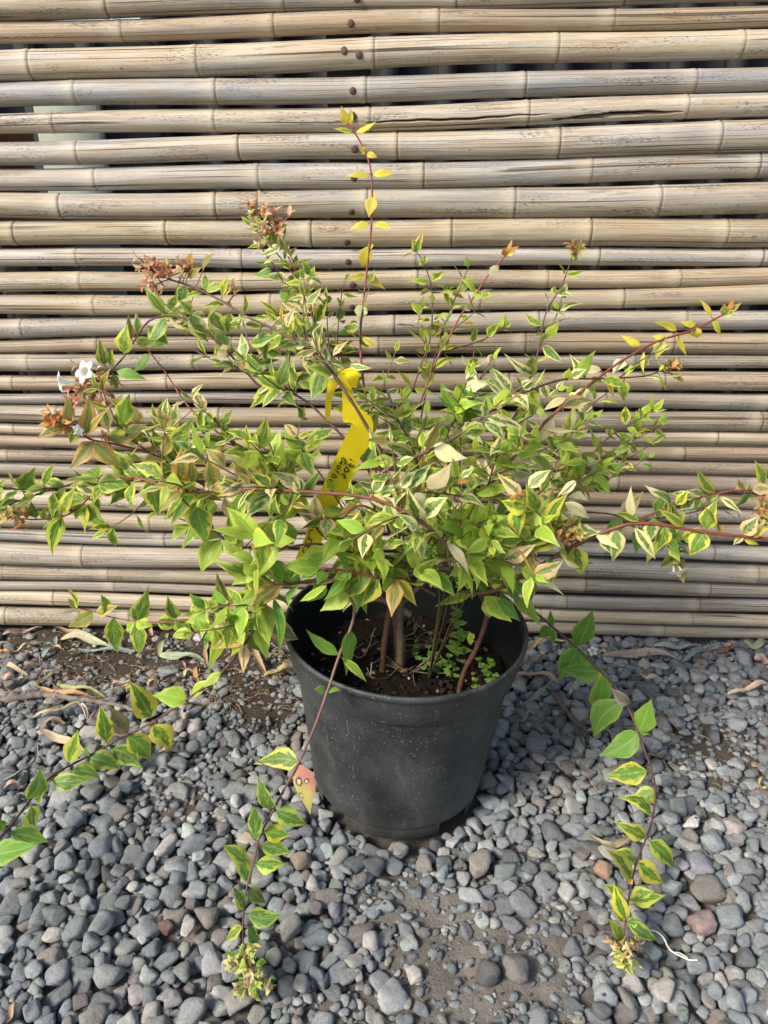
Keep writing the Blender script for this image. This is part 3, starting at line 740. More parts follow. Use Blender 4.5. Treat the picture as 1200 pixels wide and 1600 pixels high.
# ------------------------------------------------------------------ the shrub
shrub = thing('abelia_shrub', pot_pt(0, 0, SOILZ), 'variegated shrub with arching red stems and yellow-green leaves growing in the black pot', 'shrub')
RED, BRN, PUR, TAN = (.25, .048, .042), (.130, .070, .042), (.085, .035, .032), (.21, .125, .085)
def woody(P, r0, r1, c, name='trunk', ridged=False):
    P = spline(np.array(P), .004); m = len(P); r = np.linspace(r0, r1, m)*(1+.06*np.sin(np.arange(m)*.7)+rng.normal(size=m)*.02)
    q = MB(); T, N, B = frames(P); sd = 18; a = np.arange(sd)/sd*2*np.pi
    lob = 1+(.13*np.sin(3*a+1)+.09*np.sin(7*a))*(1 if ridged else .25)
    tw = a[None]+np.linspace(0, .9, m)[:, None]
    V = P[:, None]+(r[:, None]*lob[None])[..., None]*(np.cos(tw)[..., None]*N[:, None]+np.sin(tw)[..., None]*B[:, None])
    i = np.arange(m-1)[:, None]*sd; j = np.arange(sd)[None]; k = (j+1) % sd
    col = np.array(c)[None, None]*(.8+.5*rng.random((1, sd, 1)))*np.ones((m, 1, 1)); col = np.concatenate([col, np.ones((m, sd, 1))], -1)
    q.add(V.reshape(-1, 3), np.stack([i+j, i+k, i+sd+k, i+sd+j], -1).reshape(-1, 4), col=col.reshape(-1, 4))
    return q.build(name, M_bark, shrub)
woody([at(624, 1052, .763), at(626, 1010, .763), at(622, 960, .765), at(628, 905, .768), at(622, 850, .77)], .0068, .0054, (.15, .098, .062), ridged=True)
woody([at(597, 1056, .752), at(601, 1005, .752), at(610, 945, .756), at(616, 890, .765), at(622, 850, .77)], .0038, .0032, (.095, .048, .030))
woody([at(717, 1082, .700), at(726, 1048, .705), at(745, 1012, .712), at(758, 975, .716), at(761, 950, .718), at(750, 930, .722), at(742, 918, .725), at(720, 880, .735)], .0029, .0026, (.085, .036, .024))
woody([at(640, 960, .768), at(600, 938, .76), at(575, 932, .75), at(560, 905, .735)], .0040, .0028, (.20, .14, .10))
woody([at(630, 940, .768), at(668, 905, .775), at(700, 880, .78)], .0034, .0026, (.18, .12, .085))
woody([at(620, 960, .766), at(640, 880, .80), at(650, 800, .84)], .0036, .0026, (.16, .10, .07))
CTR = at(628, 880, .77)

# (points (px, py, Y); colour base->tip; radius mm base->tip; leaf palette list; leaf length m; where leaves start / stop (0..1); node spacing m; side twigs; explicit leaves; extras)
BR = []
def branch(P, c0=BRN, c1=RED, r=(1.9, .9), pal='GGL', ln=.030, s=(.12, 1.0), sp=.024, tw=0, twp=None, ex=(), cl=(), fl=(), thin=.90, w=.47, twl=(.04, .085)):
    BR.append(dict(P=P, c0=c0, c1=c1, r=r, pal=pal, ln=ln, s=s, sp=sp, tw=tw, twp=twp or pal, ex=ex, cl=cl, fl=fl, thin=thin, w=w, twl=twl))
pinkbud = [(.80, .42, .27), (.82, .52, .34), (.72, .33, .21), (.80, .62, .36)]
tanbud = [(.62, .38, .17), (.66, .52, .18), (.56, .30, .13), (.52, .52, .15)]
limebud = [(.66, .68, .22), (.74, .70, .32), (.46, .60, .13), (.72, .56, .30)]
orbud = [(.60, .26, .09), (.62, .34, .10), (.50, .20, .07)]
# tall yellow shoot
branch([(635, 880, .80), (600, 760, .84), (575, 640, .875), (563, 540, .905), (571, 440, .925), (580, 350, .935), (580, 270, .94), (565, 225, .945), (541, 190, .95)], BRN, RED, (2.2, 1.1), 'GL', .030, (.25, .50), tw=3,
       ex=[(541, 194, 533, 165, 12, 'Y'), (543, 194, 549, 168, 10, 'Y'), (538, 192, 538, 172, 12, 'Y'), (551, 207, 520, 201, 8, 'YG'), (556, 207, 588, 190, 9, 'Y'), (571, 239, 560, 229, 9, 'Y'), (574, 239, 590, 246, 11, 'Y'),
           (576, 273, 539, 276, 10, 'Y'), (583, 273, 617, 272, 12, 'Y'), (581, 307, 576, 340, 18, 'Y'), (582, 307, 590, 306, 8, 'Y'), (576, 350, 545, 360, 11, 'Y'), (583, 350, 613, 360, 10, 'Y'), (574, 385, 566, 418, 20, 'Y'), (575, 385, 584, 382, 8, 'Y'),
           (571, 430, 541, 434, 11, 'Y'), (573, 430, 602, 452, 12, 'Y'), (566, 476, 562, 503, 18, 'W'), (566, 528, 587, 543, 10, 'Y')])
# upper left shoot with two pink bud clusters
branch([(622, 860, .80), (572, 690, .85), (513, 547, .895), (493, 507, .905), (463, 430, .915), (447, 393, .92), (428, 358, .925)], BRN, RED, (2.0, .9), ['G', 'YG', 'C'], .027, (.30, 1.0), .019, tw=5, cl=[(405, 330, 22, 9, pinkbud), (430, 352, 20, 8, pinkbud), (415, 347, 20, 4, pinkbud)],
       ex=[(425, 360, 431, 385, 14, 'G'), (430, 357, 452, 352, 9, 'L')])
branch([(520, 640, .89), (478, 527, .915), (455, 470, .925), (436, 428, .93), (415, 398, .93)], PUR, RED, (1.4, .7), ['g', 'G', 'YG'], .026, (.35, 1.0), .019, tw=1, cl=[(409, 386, 8, 3, pinkbud)], ex=[(437, 455, 470, 470, 20, 'D'), (424, 421, 395, 430, 13, 'D')])
branch([(560, 700, .89), (530, 560, .92), (533, 470, .935), (541, 432, .94)], PUR, PUR, (1.2, .6), ['g', 'D'], .020, (.45, 1.0), .016)
# big arching stem to the left with pink buds
branch([(625, 880, .77), (603, 733, .690), (567, 657, .690), (537, 610, .695), (500, 560, .715), (433, 517, .755), (383, 493, .78), (347, 470, .795), (300, 448, .81), (264, 436, .82)], BRN, PUR, (2.5, 1.2), ['C', 'G', 'G'], .029, (.42, .95), .026, tw=4, twp=['G', 'g', 'C'],
       cl=[(240, 425, 30, 15, pinkbud), (262, 428, 20, 7, pinkbud), (235, 448, 14, 4, pinkbud), (288, 422, 18, 7, pinkbud), (370, 455, 12, 3, tanbud)],
       ex=[(328, 487, 352, 520, 26, 'C'), (360, 490, 355, 521, 25, 'G'), (290, 447, 280, 476, 22, 'g'), (317, 423, 338, 394, 14, 'O'), (297, 413, 299, 393, 12, 'Q'), (293, 433, 316, 417, 12, 'O'), (347, 462, 357, 428, 17, 'YG'), (322, 455, 361, 441, 14, 'L'),
           (267, 482, 277, 459, 15, 'G'), (405, 520, 415, 567, 23, 'C'), (423, 520, 438, 559, 18, 'P'), (428, 508, 459, 484, 16, 'P'), (480, 553, 488, 592, 20, 'C'), (483, 560, 491, 593, 18, 'P'), (503, 575, 486, 626, 27, 'g'), (515, 567, 558, 586, 15, 'C'), (547, 571, 583, 575, 10, 'C'), (300, 470, 262, 493, 16, 'C')])
# stem below it
branch([(620, 870, .765), (580, 745, .715), (537, 685, .715), (510, 657, .72), (473, 623, .735), (407, 592, .755), (373, 578, .765), (333, 562, .775), (300, 545, .785)], BRN, PUR, (2.0, .9), ['G', 'g', 'C'], .031, (.35, 1.0), .026, tw=7, twp=['G', 'g', 'g', 'C'])
# red stem to the upper left and the white flowers
branch([(470, 775, .745), (380, 705, .745), (303, 645, .765), (257, 580, .785), (223, 537, .79)], BRN, RED, (1.7, .8), ['G', 'g'], .030, (.05, .55), .026, tw=5, twp=['G', 'g', 'C'], ex=[(232, 553, 209, 581, 17, 'D'), (240, 540, 262, 535, 10, 'D'), (267, 670, 277, 627, 21, 'C')])
branch([(420, 620, .755), (350, 545, .77), (300, 505, .78), (262, 494, .785), (232, 503, .785), (212, 530, .775), (190, 562, .765), (160, 590, .755)], PUR, PUR, (1.5, .9), ['G', 'G', 'g'], .031, (.20, .80), .024, tw=1, twp=['G', 'g', 'C'],
       cl=[(150, 600, 34, 16, pinkbud), (125, 610, 26, 12, pinkbud), (170, 590, 20, 8, tanbud)],
       fl=[(131, 580, 19, (-.42, -.70, .50)), (93, 597, 17, (-.97, -.25, -.02))],
       ex=[(193, 552, 200, 505, 25, 'G'), (163, 570, 155, 529, 19, 'g'), (175, 572, 176, 545, 14, 'YG'), (212, 533, 244, 532, 15, 'YG'), (233, 510, 264, 541, 25, 'g'), (263, 493, 304, 518, 18, 'C'), (297, 493, 326, 536, 27, 'C'), (182, 580, 229, 593, 15, 'D'), (177, 585, 182, 611, 12, 'D'), (205, 530, 201, 490, 12, 'O'), (215, 520, 212, 488, 12, 'C'), (250, 497, 283, 490, 12, 'G'), (300, 490, 277, 468, 14, 'G')])
# orange tipped stems on the left
branch([(330, 765, .665), (250, 715, .655), (205, 700, .65), (173, 692, .645), (143, 687, .64), (118, 672, .635), (92, 660, .63)], PUR, RED, (1.6, 1.0), ['O', 'G'], .034, (0, .45), .026, tw=4, twp=['G', 'O', 'G'], cl=[(82, 652, 16, 6, orbud), (98, 657, 12, 4, orbud), (107, 673, 8, 3, orbud), (168, 690, 10, 3, orbud)],
       fl=[(123, 672, 10, (.75, -.3, .6))],
       ex=[(131, 677, 138, 616, 27, 'O'), (136, 676, 176, 630, 14, 'O'), (100, 665, 102, 616, 18, 'O'), (104, 665, 58, 685, 18, 'O'), (87, 659, 56, 667, 8, 'O'), (122, 675, 110, 693, 17, 'YG'), (170, 688, 231, 662, 26, 'O'), (147, 690, 108, 733, 25, 'O'), (147, 692, 193, 731, 26, 'O'), (190, 665, 203, 615, 27, 'YG'), (170, 673, 146, 628, 22, 'P'), (130, 680, 122, 656, 9, 'Q')])
branch([(705, 862, .585), (677, 830, .585), (643, 806, .587), (607, 787, .59), (557, 775, .595), (467, 768, .60), (400, 766, .603), (367, 767, .607), (320, 768, .612), (273, 766, .62), (235, 752, .63), (198, 742, .64)], BRN, RED, (2.2, 1.0), ['C', 'G', 'G'], .031, (.02, 1.0), .026, tw=8, twp=['C', 'G', 'L', 'O'], cl=[(290, 757, 9, 3, orbud)],
       ex=[(280, 750, 283, 697, 25, 'O'), (300, 753, 300, 716, 19, 'O'), (333, 757, 325, 716, 24, 'O'), (280, 770, 248, 802, 26, 'O'), (313, 773, 293, 806, 25, 'YG'), (327, 763, 386, 756, 19, 'O'), (307, 770, 351, 783, 14, 'O'), (350, 777, 374, 821, 18, 'S'), (230, 753, 247, 806, 34, 'G'), (307, 793, 322, 853, 37, 'YG'), (153, 755, 204, 760, 29, 'G'),
           (577, 773, 616, 799, 17, 'P'), (605, 787, 622, 840, 22, 'C'), (628, 790, 675, 833, 20, 'P'), (650, 820, 661, 878, 21, 'C'), (660, 805, 700, 777, 27, 'C'), (648, 770, 665, 796, 18, 'W'), (627, 762, 650, 737, 18, 'C'), (593, 775, 625, 759, 17, 'C'), (583, 768, 608, 737, 18, 'C'), (698, 848, 734, 901, 15, 'W'), (430, 768, 385, 785, 24, 'g'), (440, 770, 470, 800, 26, 'G'), (470, 770, 455, 740, 20, 'C')])
# lower left shoots
branch([(330, 770, .69), (240, 752, .685), (175, 752, .68), (143, 773, .675), (127, 790, .672), (100, 807, .67), (60, 812, .668), (30, 810, .665)], PUR, RED, (1.5, .9), ['G', 'YG'], .032, (0, .95), .028, tw=2, twp=['G', 'g'], cl=[(24, 805, 14, 7, tanbud), (33, 818, 10, 3, orbud)],
       ex=[(133, 790, 174, 826, 29, 'G'), (97, 808, 82, 868, 23, 'YG'), (120, 757, 159, 779, 20, 'P'), (96, 800, 120, 758, 21, 'YG'), (86, 803, 83, 766, 18, 'G'), (68, 812, 74, 790, 10, 'YG'), (55, 809, 48, 783, 16, 'g'), (130, 788, 118, 812, 18, 'G'), (42, 810, 40, 790, 8, 'Q')])
branch([(330, 745, .71), (250, 747, .70), (153, 747, .69), (110, 757, .685), (70, 768, .68), (20, 785, .675), (-45, 800, .67)], PUR, PUR, (1.5, .9), ['G', 'g'], .031, (.05, 1.0), .03, tw=2, twp=['G', 'g'],
       ex=[(37, 770, 55, 730, 25, 'G'), (68, 757, 85, 724, 15, 'YG'), (-8, 792, 8, 747, 27, 'g'), (-4, 788, 38, 783, 10, 'G'), (75, 765, 60, 775, 12, 'L')])
# stem going down left, then trailing over the ground on the left
branch([(620, 905, .745), (570, 892, .72), (500, 905, .69), (455, 912, .68), (425, 912, .678), (412, 945, .69), (397, 980, .705), (345, 1050, .755), (290, 1093, .785), (238, 1127, .79), (190, 1152, .785), (145, 1177, .765), (108, 1196, .735), (75, 1217, .70), (45, 1252, .655), (10, 1297, .605), (-25, 1335, .57)], BRN, PUR, (2.5, 1.5), ['L', 'L', 'D'], .034, (.05, .36), .022, tw=3, twp=['L', 'L', 'D'],
       ex=[(236, 1121, 201, 1063, 37, 'YG'), (292, 1094, 238, 1087, 30, 'L'), (300, 1088, 340, 1060, 16, 'L'), (166, 1159, 156, 1101, 27, 'YG'), (200, 1146, 170, 1101, 24, 'S'), (200, 1150, 235, 1188, 32, 'YG'), (240, 1133, 266, 1173, 33, 'YG'), (175, 1170, 221, 1200, 32, 'g'), (140, 1185, 192, 1202, 28, 'g'), (105, 1191, 122, 1140, 25, 'G'), (111, 1205, 157, 1216, 25, 'g'), (81, 1220, 141, 1217, 25, 'g'), (44, 1249, 62, 1198, 27, 'g'), (57, 1250, 79, 1221, 23, 'g'), (49, 1260, 55, 1302, 26, 'g'), (16, 1301, 76, 1316, 27, 'g'), (-18, 1338, 60, 1320, 35, 'D'), (5, 1298, -3, 1280, 14, 'D'),
           (350, 985, 325, 1050, 20, 'L'), (383, 984, 360, 1027, 14, 'L'), (428, 936, 435, 1023, 15, 'D'), (345, 1050, 318, 1075, 14, 'L'), (138, 1182, 136, 1164, 9, 'D'), (415, 915, 377, 900, 30, 'L'), (390, 935, 367, 950, 22, 'L')])
branch([(425, 915, .678), (400, 928, .70), (365, 940, .73), (330, 956, .765), (299, 966, .80), (272, 971, .825), (245, 972, .84), (212, 970, .85), (178, 965, .855), (148, 956, .86), (122, 950, .862)], BRN, RED, (1.8, .8), ['L', 'D'], .030, (0, .42), .022, tw=2, twp=['L', 'D', 'L'], twl=(.025, .05),
       ex=[(121, 950, 104, 918, 15, 'YG'), (119, 949, 106, 934, 10, 'O'), (145, 957, 106, 980, 23, 'O'), (150, 957, 185, 946, 18, 'O'), (165, 960, 157, 929, 22, 'G'), (178, 966, 184, 1021, 26, 'G'), (212, 970, 232, 915, 26, 'g'), (213, 971, 217, 1025, 23, 'G'), (214, 969, 239, 979, 20, 'L'), (208, 972, 196, 986, 12, 'L'), (246, 971, 285, 977, 23, 'g'), (275, 966, 262, 930, 19, 'g'), (275, 970, 302, 991, 23, 'g'), (345, 950, 340, 909, 19, 'G'), (298, 962, 334, 942, 21, 'G'), (300, 966, 325, 990, 22, 'L'), (320, 960, 355, 985, 26, 'L'), (121, 951, 80, 961, 6, 'X')])
branch([(430, 912, .678), (420, 908, .675), (383, 875, .67), (345, 838, .665), (327, 822, .662), (300, 795, .66), (268, 765, .655)], TAN, BRN, (1.9, 1.2), ['L', 'G'], .036, (0, .9), .030, tw=2, twp=['L'], ex=[(345, 843, 315, 896, 31, 'L'), (360, 835, 381, 873, 32, 'L'), (383, 878, 408, 905, 26, 'L'), (400, 890, 362, 915, 24, 'L'), (420, 815, 410, 885, 34, 'L')])
# hanging stem in front of the pot
branch([(590, 875, .70), (565, 895, .675), (546, 927, .657), (554, 948, .651), (550, 977, .646), (532, 1020, .640), (512, 1080, .622), (490, 1140, .606), (467, 1190, .595), (427, 1265, .571), (405, 1310, .555), (397, 1345, .545), (385, 1390, .527), (380, 1440, .510), (380, 1480, .500)], TAN, PUR, (2.0, 1.2), ['L'], .030, (0, .12), .022,
       cl=[(385, 1482, 20, 8, limebud), (372, 1508, 20, 9, limebud), (392, 1520, 26, 11, limebud), (385, 1540, 18, 6, limebud), (405, 1530, 16, 5, limebud), (393, 1550, 10, 3, limebud)],
       ex=[(465, 1190, 396, 1194, 30, 'YG'), (507, 1082, 490, 1077, 11, 'D'), (513, 1081, 534, 1080, 11, 'D'), (528, 1023, 478, 983, 17, 'D'), (546, 985, 541, 1056, 26, 'D'), (535, 1028, 573, 1066, 12, 'L'), (422, 1264, 403, 1212, 27, 'g'), (432, 1268, 480, 1289, 28, 'g'), (400, 1313, 397, 1259, 21, 'g'), (414, 1298, 454, 1304, 27, 'YG'), (395, 1310, 367, 1314, 16, 'X'), (384, 1346, 346, 1320, 24, 'G'), (408, 1322, 456, 1333, 23, 'g'), (400, 1350, 446, 1350, 26, 'g'), (380, 1328, 393, 1383, 23, 'g'), (382, 1422, 364, 1386, 19, 'g'), (390, 1390, 416, 1411, 20, 'g'), (388, 1428, 443, 1428, 26, 'g'), (378, 1448, 352, 1471, 17, 'G'), (388, 1448, 403, 1482, 19, 'g'), (385, 1500, 351, 1486, 14, 'D'), (400, 1530, 432, 1531, 15, 'D'), (400, 1505, 417, 1504, 12, 'D'), (387, 1555, 396, 1562, 8, 'L'), (395, 1185, 387, 1195, 2, 'X')])
# right hand stem trailing over the ground
branch([(690, 880, .735), (740, 900, .755), (780, 920, .78), (820, 943, .805), (865, 980, .832), (905, 1015, .838), (957, 1067, .815), (980, 1100, .785), (998, 1145, .750), (1017, 1197, .70), (1025, 1235, .665), (1021, 1272, .64), (1012, 1305, .615), (995, 1345, .588), (984, 1395, .556), (977, 1440, .530), (974, 1465, .520)], BRN, PUR, (2.3, 1.2), ['D', 'L'], .030, (.05, .20), .024, tw=2, twp=['L', 'D'],
       cl=[(970, 1475, 16, 6, limebud), (978, 1488, 18, 8, limebud), (972, 1500, 14, 5, limebud), (992, 1470, 12, 5, [(.60, .36, .22), (.55, .42, .2)]), (963, 1470, 10, 4, [(.60, .36, .22), (.55, .42, .2)])],
       ex=[(861, 980, 843, 997, 18, 'D'), (864, 982, 863, 1008, 11, 'D'), (862, 978, 860, 952, 11, 'D'), (903, 1008, 927, 951, 30, 'D'), (903, 1012, 884, 1009, 13, 'D'), (904, 1016, 871, 1064, 34, 'D'), (907, 1018, 913, 1034, 16, 'D'), (937, 1050, 876, 1046, 34, 'D'), (942, 1055, 935, 1118, 34, 'D'), (937, 1050, 931, 1064, 11, 'Y'), (973, 1095, 928, 1154, 37, 'D'), (999, 1143, 1018, 1092, 31, 'D'), (998, 1145, 935, 1181, 34, 'D'), (1000, 1146, 1016, 1147, 9, 'D'), (985, 1098, 953, 1073, 19, 'X'), (1010, 1205, 946, 1213, 31, 'YG'), (1013, 1200, 1013, 1215, 8, 'D'),
           (1024, 1238, 984, 1253, 26, 'G'), (1018, 1272, 964, 1247, 20, 'YG'), (1008, 1308, 958, 1283, 23, 'G'), (1015, 1314, 1052, 1357, 27, 'G'), (993, 1346, 955, 1331, 21, 'G'), (997, 1347, 1037, 1380, 29, 'YG'), (986, 1376, 946, 1327, 27, 'YG'), (984, 1406, 1040, 1399, 25, 'YG'), (987, 1402, 1022, 1393, 21, 'G'), (977, 1437, 959, 1379, 23, 'YG'), (970, 1408, 942, 1380, 18, 'YG'), (980, 1440, 1027, 1469, 20, 'g'), (972, 1468, 949, 1434, 17, 'G'), (980, 1440, 1001, 1437, 14, 'g'), (974, 1440, 958, 1425, 10, 'YG'), (984, 1380, 989, 1374, 7, 'Q')])
# long yellow tipped shoot to the right
branch([(650, 870, .76), (700, 815, .735), (740, 780, .735), (793, 730, .74), (833, 683, .755), (862, 650, .77), (917, 605, .795), (958, 573, .815), (1002, 546, .84), (1037, 530, .855), (1083, 516, .875), (1131, 491, .895)], BRN, RED, (2.4, 1.3), ['W', 'L', 'C'], .033, (.05, .50), .032, tw=3, twp=['L', 'C', 'L'],
       ex=[(1130, 492, 1131, 474, 11, 'O'), (1137, 488, 1145, 465, 7, 'Q'), (1138, 487, 1159, 472, 9, 'O'), (1132, 492, 1150, 486, 11, 'YG'), (1111, 494, 1093, 468, 8, 'Y'), (1114, 498, 1127, 525, 11, 'Y'), (1087, 506, 1061, 502, 10, 'Y'), (1087, 512, 1090, 528, 15, 'Y'), (1057, 516, 1021, 504, 11, 'Y'), (1060, 524, 1073, 556, 7, 'Y'), (1038, 526, 1019, 525, 11, 'Y'), (1035, 531, 1025, 562, 19, 'Y'), (1001, 540, 969, 523, 12, 'Y'), (1006, 549, 1006, 585, 6, 'Y'), (975, 563, 957, 584, 19, 'W'), (939, 578, 895, 575, 12, 'W'), (950, 590, 960, 623, 8, 'Y'), (915, 606, 906, 645, 22, 'W'), (921, 605, 928, 612, 20, 'YG'), (884, 622, 848, 642, 12, 'W'), (895, 632, 894, 672, 7, 'W'), (864, 652, 832, 698, 23, 'W'), (822, 684, 787, 648, 13, 'W'), (830, 690, 848, 735, 15, 'W'), (795, 735, 813, 697, 25, 'W'), (665, 700, 677, 697, 4, 'W')])
branch([(590, 745, .655), (610, 730, .655), (640, 718, .66), (673, 703, .665), (700, 690, .67), (733, 668, .685), (767, 642, .70), (790, 627, .715), (827, 610, .735), (880, 593, .765), (927, 592, .79), (975, 590, .815), (1010, 587, .83), (1030, 580, .84)], BRN, PUR, (2.1, .9), ['C', 'L', 'G'], .028, (.08, .97), .034, tw=3, twp=['C', 'L'], cl=[(1040, 575, 14, 6, tanbud), (1050, 570, 10, 4, tanbud), (1045, 583, 10, 3, tanbud)],
       ex=[(677, 697, 731, 716, 24, 'W'), (975, 596, 975, 629, 17, 'G'), (1030, 586, 1042, 610, 5, 'L'), (890, 590, 917, 577, 14, 'C'), (885, 595, 890, 575, 14, 'L'), (915, 590, 890, 553, 15, 'C'), (800, 620, 763, 583, 14, 'C')])
# upright shoots at the upper right
branch([(660, 880, .80), (740, 790, .84), (780, 717, .86), (793, 670, .87), (810, 637, .885), (823, 603, .90), (833, 577, .91), (843, 540, .925), (853, 490, .935), (877, 447, .945), (893, 405, .95)], BRN, PUR, (1.9, .8), ['C', 'G', 'P', 'L'], .029, (.30, 1.0), .021, tw=3, twp=['C', 'L'], cl=[(902, 390, 10, 5, tanbud), (895, 398, 8, 2, tanbud)],
       ex=[(835, 585, 787, 552, 14, 'C'), (848, 540, 880, 567, 15, 'C')])
branch([(630, 850, .82), (640, 663, .87), (657, 627, .88), (683, 560, .895), (700, 530, .90), (720, 493, .91), (743, 460, .92), (763, 430, .925), (790, 399, .935)], BRN, RED, (2.2, 1.0), ['YG', 'W', 'L'], .025, (.28, .93), .025, tw=4, twp=['YG', 'L', 'O'], twl=(.03, .06),
       ex=[(791, 398, 812, 384, 8, 'Q'), (791, 397, 801, 372, 6, 'Q'), (793, 397, 805, 393, 12, 'Y'), (790, 400, 788, 385, 8, 'Q')])
branch([(625, 850, .83), (617, 660, .91), (643, 610, .92), (660, 565, .925), (673, 523, .93), (675, 457, .94), (663, 413, .945), (650, 392, .95)], BRN, PUR, (1.7, .8), ['YG', 'L', 'O'], .026, (.40, 1.0), .021, tw=2, twp=['L', 'YG'], twl=(.03, .06), ex=[(650, 394, 645, 372, 12, 'G'), (650, 394, 657, 370, 11, 'g'), (650, 394, 641, 366, 4, 'Q')])
branch([(640, 800, .88), (660, 640, .93), (690, 523, .95), (707, 477, .955), (723, 440, .96), (733, 415, .963)], PUR, PUR, (1.3, .7), ['L', 'YG'], .023, (.45, 1.0), .019, ex=[(733, 417, 728, 400, 10, 'D')])
branch([(683, 562, .895), (693, 550, .90), (750, 533, .915), (787, 512, .925)], PUR, PUR, (1.1, .7), ['L', 'YG'], .020, (.1, 1.0), .019, ex=[(790, 512, 791, 490, 9, 'L'), (790, 510, 800, 505, 7, 'L')])
branch([(700, 820, .80), (717, 740, .84), (720, 650, .865), (723, 615, .87), (735, 585, .88), (741, 548, .885)], PUR, RED, (1.3, .7), ['YG', 'G', 'L', 'O'], .026, (.2, 1.0), .020, tw=3, twp=['YG', 'L'], twl=(.025, .045))
# fine shoots at the right, nearer the fence
branch([(690, 880, .82), (780, 830, .86), (860, 790, .885), (900, 742, .90), (932, 703, .905), (961, 676, .91), (990, 660, .915), (1022, 640, .92)], BRN, PUR, (1.8, .8), ['L', 'G', 'YG'], .026, (.15, 1.0), .022, tw=2, twp=['L', 'D', 'G'], ex=[(1022, 640, 1038, 622, 9, 'L'), (1020, 640, 1018, 615, 7, 'L'), (1020, 641, 1042, 640, 7, 'L')])
branch([(860, 795, .885), (910, 738, .915), (945, 712, .92), (978, 694, .925), (1001, 682, .93), (1034, 663, .935)], PUR, RED, (1.2, .7), ['L', 'G'], .023, (.2, 1.0), .020, tw=2, ex=[(1033, 664, 1042, 645, 11, 'L')])
branch([(800, 850, .87), (850, 805, .895), (890, 773, .905), (917, 757, .91), (963, 728, .92), (1020, 693, .93)], PUR, RED, (1.3, .7), ['G', 'D', 'L'], .027, (.1, 1.0), .024, tw=2, twp=['D', 'g'], ex=[(1020, 692, 1042, 678, 9, 'g')])
branch([(700, 860, .80), (760, 790, .845), (810, 720, .87), (860, 717, .885), (897, 663, .90), (925, 632, .91), (947, 615, .915)], BRN, PUR, (1.5, .8), ['L', 'G', 'C'], .028, (.25, 1.0), .024, tw=3)
# red horizontal stems at the right
branch([(720, 925, .715), (755, 927, .70), (787, 917, .685), (825, 896, .67), (882, 861, .655), (911, 846, .65), (967, 823, .645), (999, 818, .645), (1037, 821, .645), (1098, 832, .645), (1174, 840, .645), (1250, 848, .645)], BRN, (.21, .045, .03), (2.5, 1.6), ['YG', 'C'], .028, (.30, .40), .024,
       cl=[(885, 832, 22, 10, tanbud), (880, 840, 16, 7, orbud), (897, 825, 14, 5, tanbud)],
       ex=[(900, 855, 909, 898, 29, 'YG'), (882, 850, 906, 887, 17, 'YG'), (868, 843, 817, 863, 25, 'YG'), (863, 828, 802, 859, 29, 'YG'), (873, 838, 876, 799, 15, 'YG'), (880, 838, 909, 802, 19, 'YG'), (900, 830, 936, 833, 22, 'C'), (963, 828, 957, 878, 25, 'C'), (942, 835, 957, 866, 16, 'C'), (992, 825, 1024, 874, 17, 'C'), (988, 806, 986, 759, 13, 'W'), (998, 813, 959, 802, 12, 'YG'), (1037, 823, 1027, 858, 25, 'YG'), (1017, 818, 1017, 845, 23, 'C'), (1068, 822, 1028, 795, 15, 'YG'), (1100, 832, 1078, 869, 29, 'YG'), (1103, 826, 1121, 780, 25, 'YG'), (1124, 831, 1097, 789, 9, 'O'), (1160, 834, 1186, 805, 23, 'P'), (1160, 838, 1145, 852, 10, 'C'), (1163, 843, 1186, 851, 11, 'Y'), (1175, 840, 1205, 825, 13, 'Y'), (1124, 832, 1130, 820, 8, 'Q'),
           (827, 896, 881, 930, 11, 'W'), (857, 870, 860, 912, 19, 'C'), (757, 932, 800, 972, 27, 'L'), (757, 937, 765, 966, 17, 'L'), (740, 926, 678, 948, 19, 'L'), (777, 937, 813, 971, 22, 'D'), (772, 877, 820, 893, 17, 'W'), (768, 915, 796, 926, 9, 'Y'), (930, 830, 975, 862, 18, 'W')])
branch([(880, 862, .70), (930, 840, .72), (975, 822, .73), (1013, 805, .74), (1054, 791, .745), (1083, 780, .75), (1112, 773, .755), (1153, 766, .76), (1200, 765, .765), (1260, 760, .77)], BRN, (.20, .045, .03), (1.8, 1.3), ['C', 'YG', 'g'], .026, (.4, .95), .03,
       ex=[(1117, 770, 1088, 731, 17, 'YG'), (1097, 772, 1073, 766, 12, 'P'), (1083, 781, 1063, 797, 17, 'C'), (1083, 778, 1047, 771, 14, 'C'), (1050, 802, 1019, 768, 34, 'C'), (1050, 812, 1040, 780, 19, 'YG'), (1040, 775, 1006, 757, 11, 'W'), (1193, 759, 1179, 719, 15, 'YG'), (1125, 776, 1161, 803, 11, 'C'), (1165, 768, 1153, 748, 16, 'P'), (1070, 800, 1058, 835, 12, 'L'), (1020, 808, 1030, 850, 12, 'L')])
branch([(900, 850, .78), (980, 820, .82), (1060, 805, .84), (1127, 793, .85), (1165, 795, .855), (1195, 800, .86)], PUR, PUR, (1.2, .8), ['g', 'D'], .028, (.3, 1.0), .026, tw=3, twp=['g', 'D'], cl=[(1190, 790, 16, 7, tanbud), (1196, 808, 14, 5, limebud)], twl=(.02, .04))
branch([(900, 800, .80), (960, 805, .82), (1020, 830, .835), (1045, 855, .845), (1058, 876, .85)], PUR, PUR, (1.2, .8), ['D', 'L', 'g'], .028, (.3, 1.0), .018, tw=2, twp=['D', 'L'], twl=(.02, .035), cl=[(1058, 872, 20, 8, [(.30, .40, .10), (.42, .44, .16), (.45, .32, .16)]), (1062, 886, 14, 5, limebud)], fl=[(1053, 896, 9, (-.1, -.7, -.7)), (1066, 893, 8, (.3, -.8, -.4))])
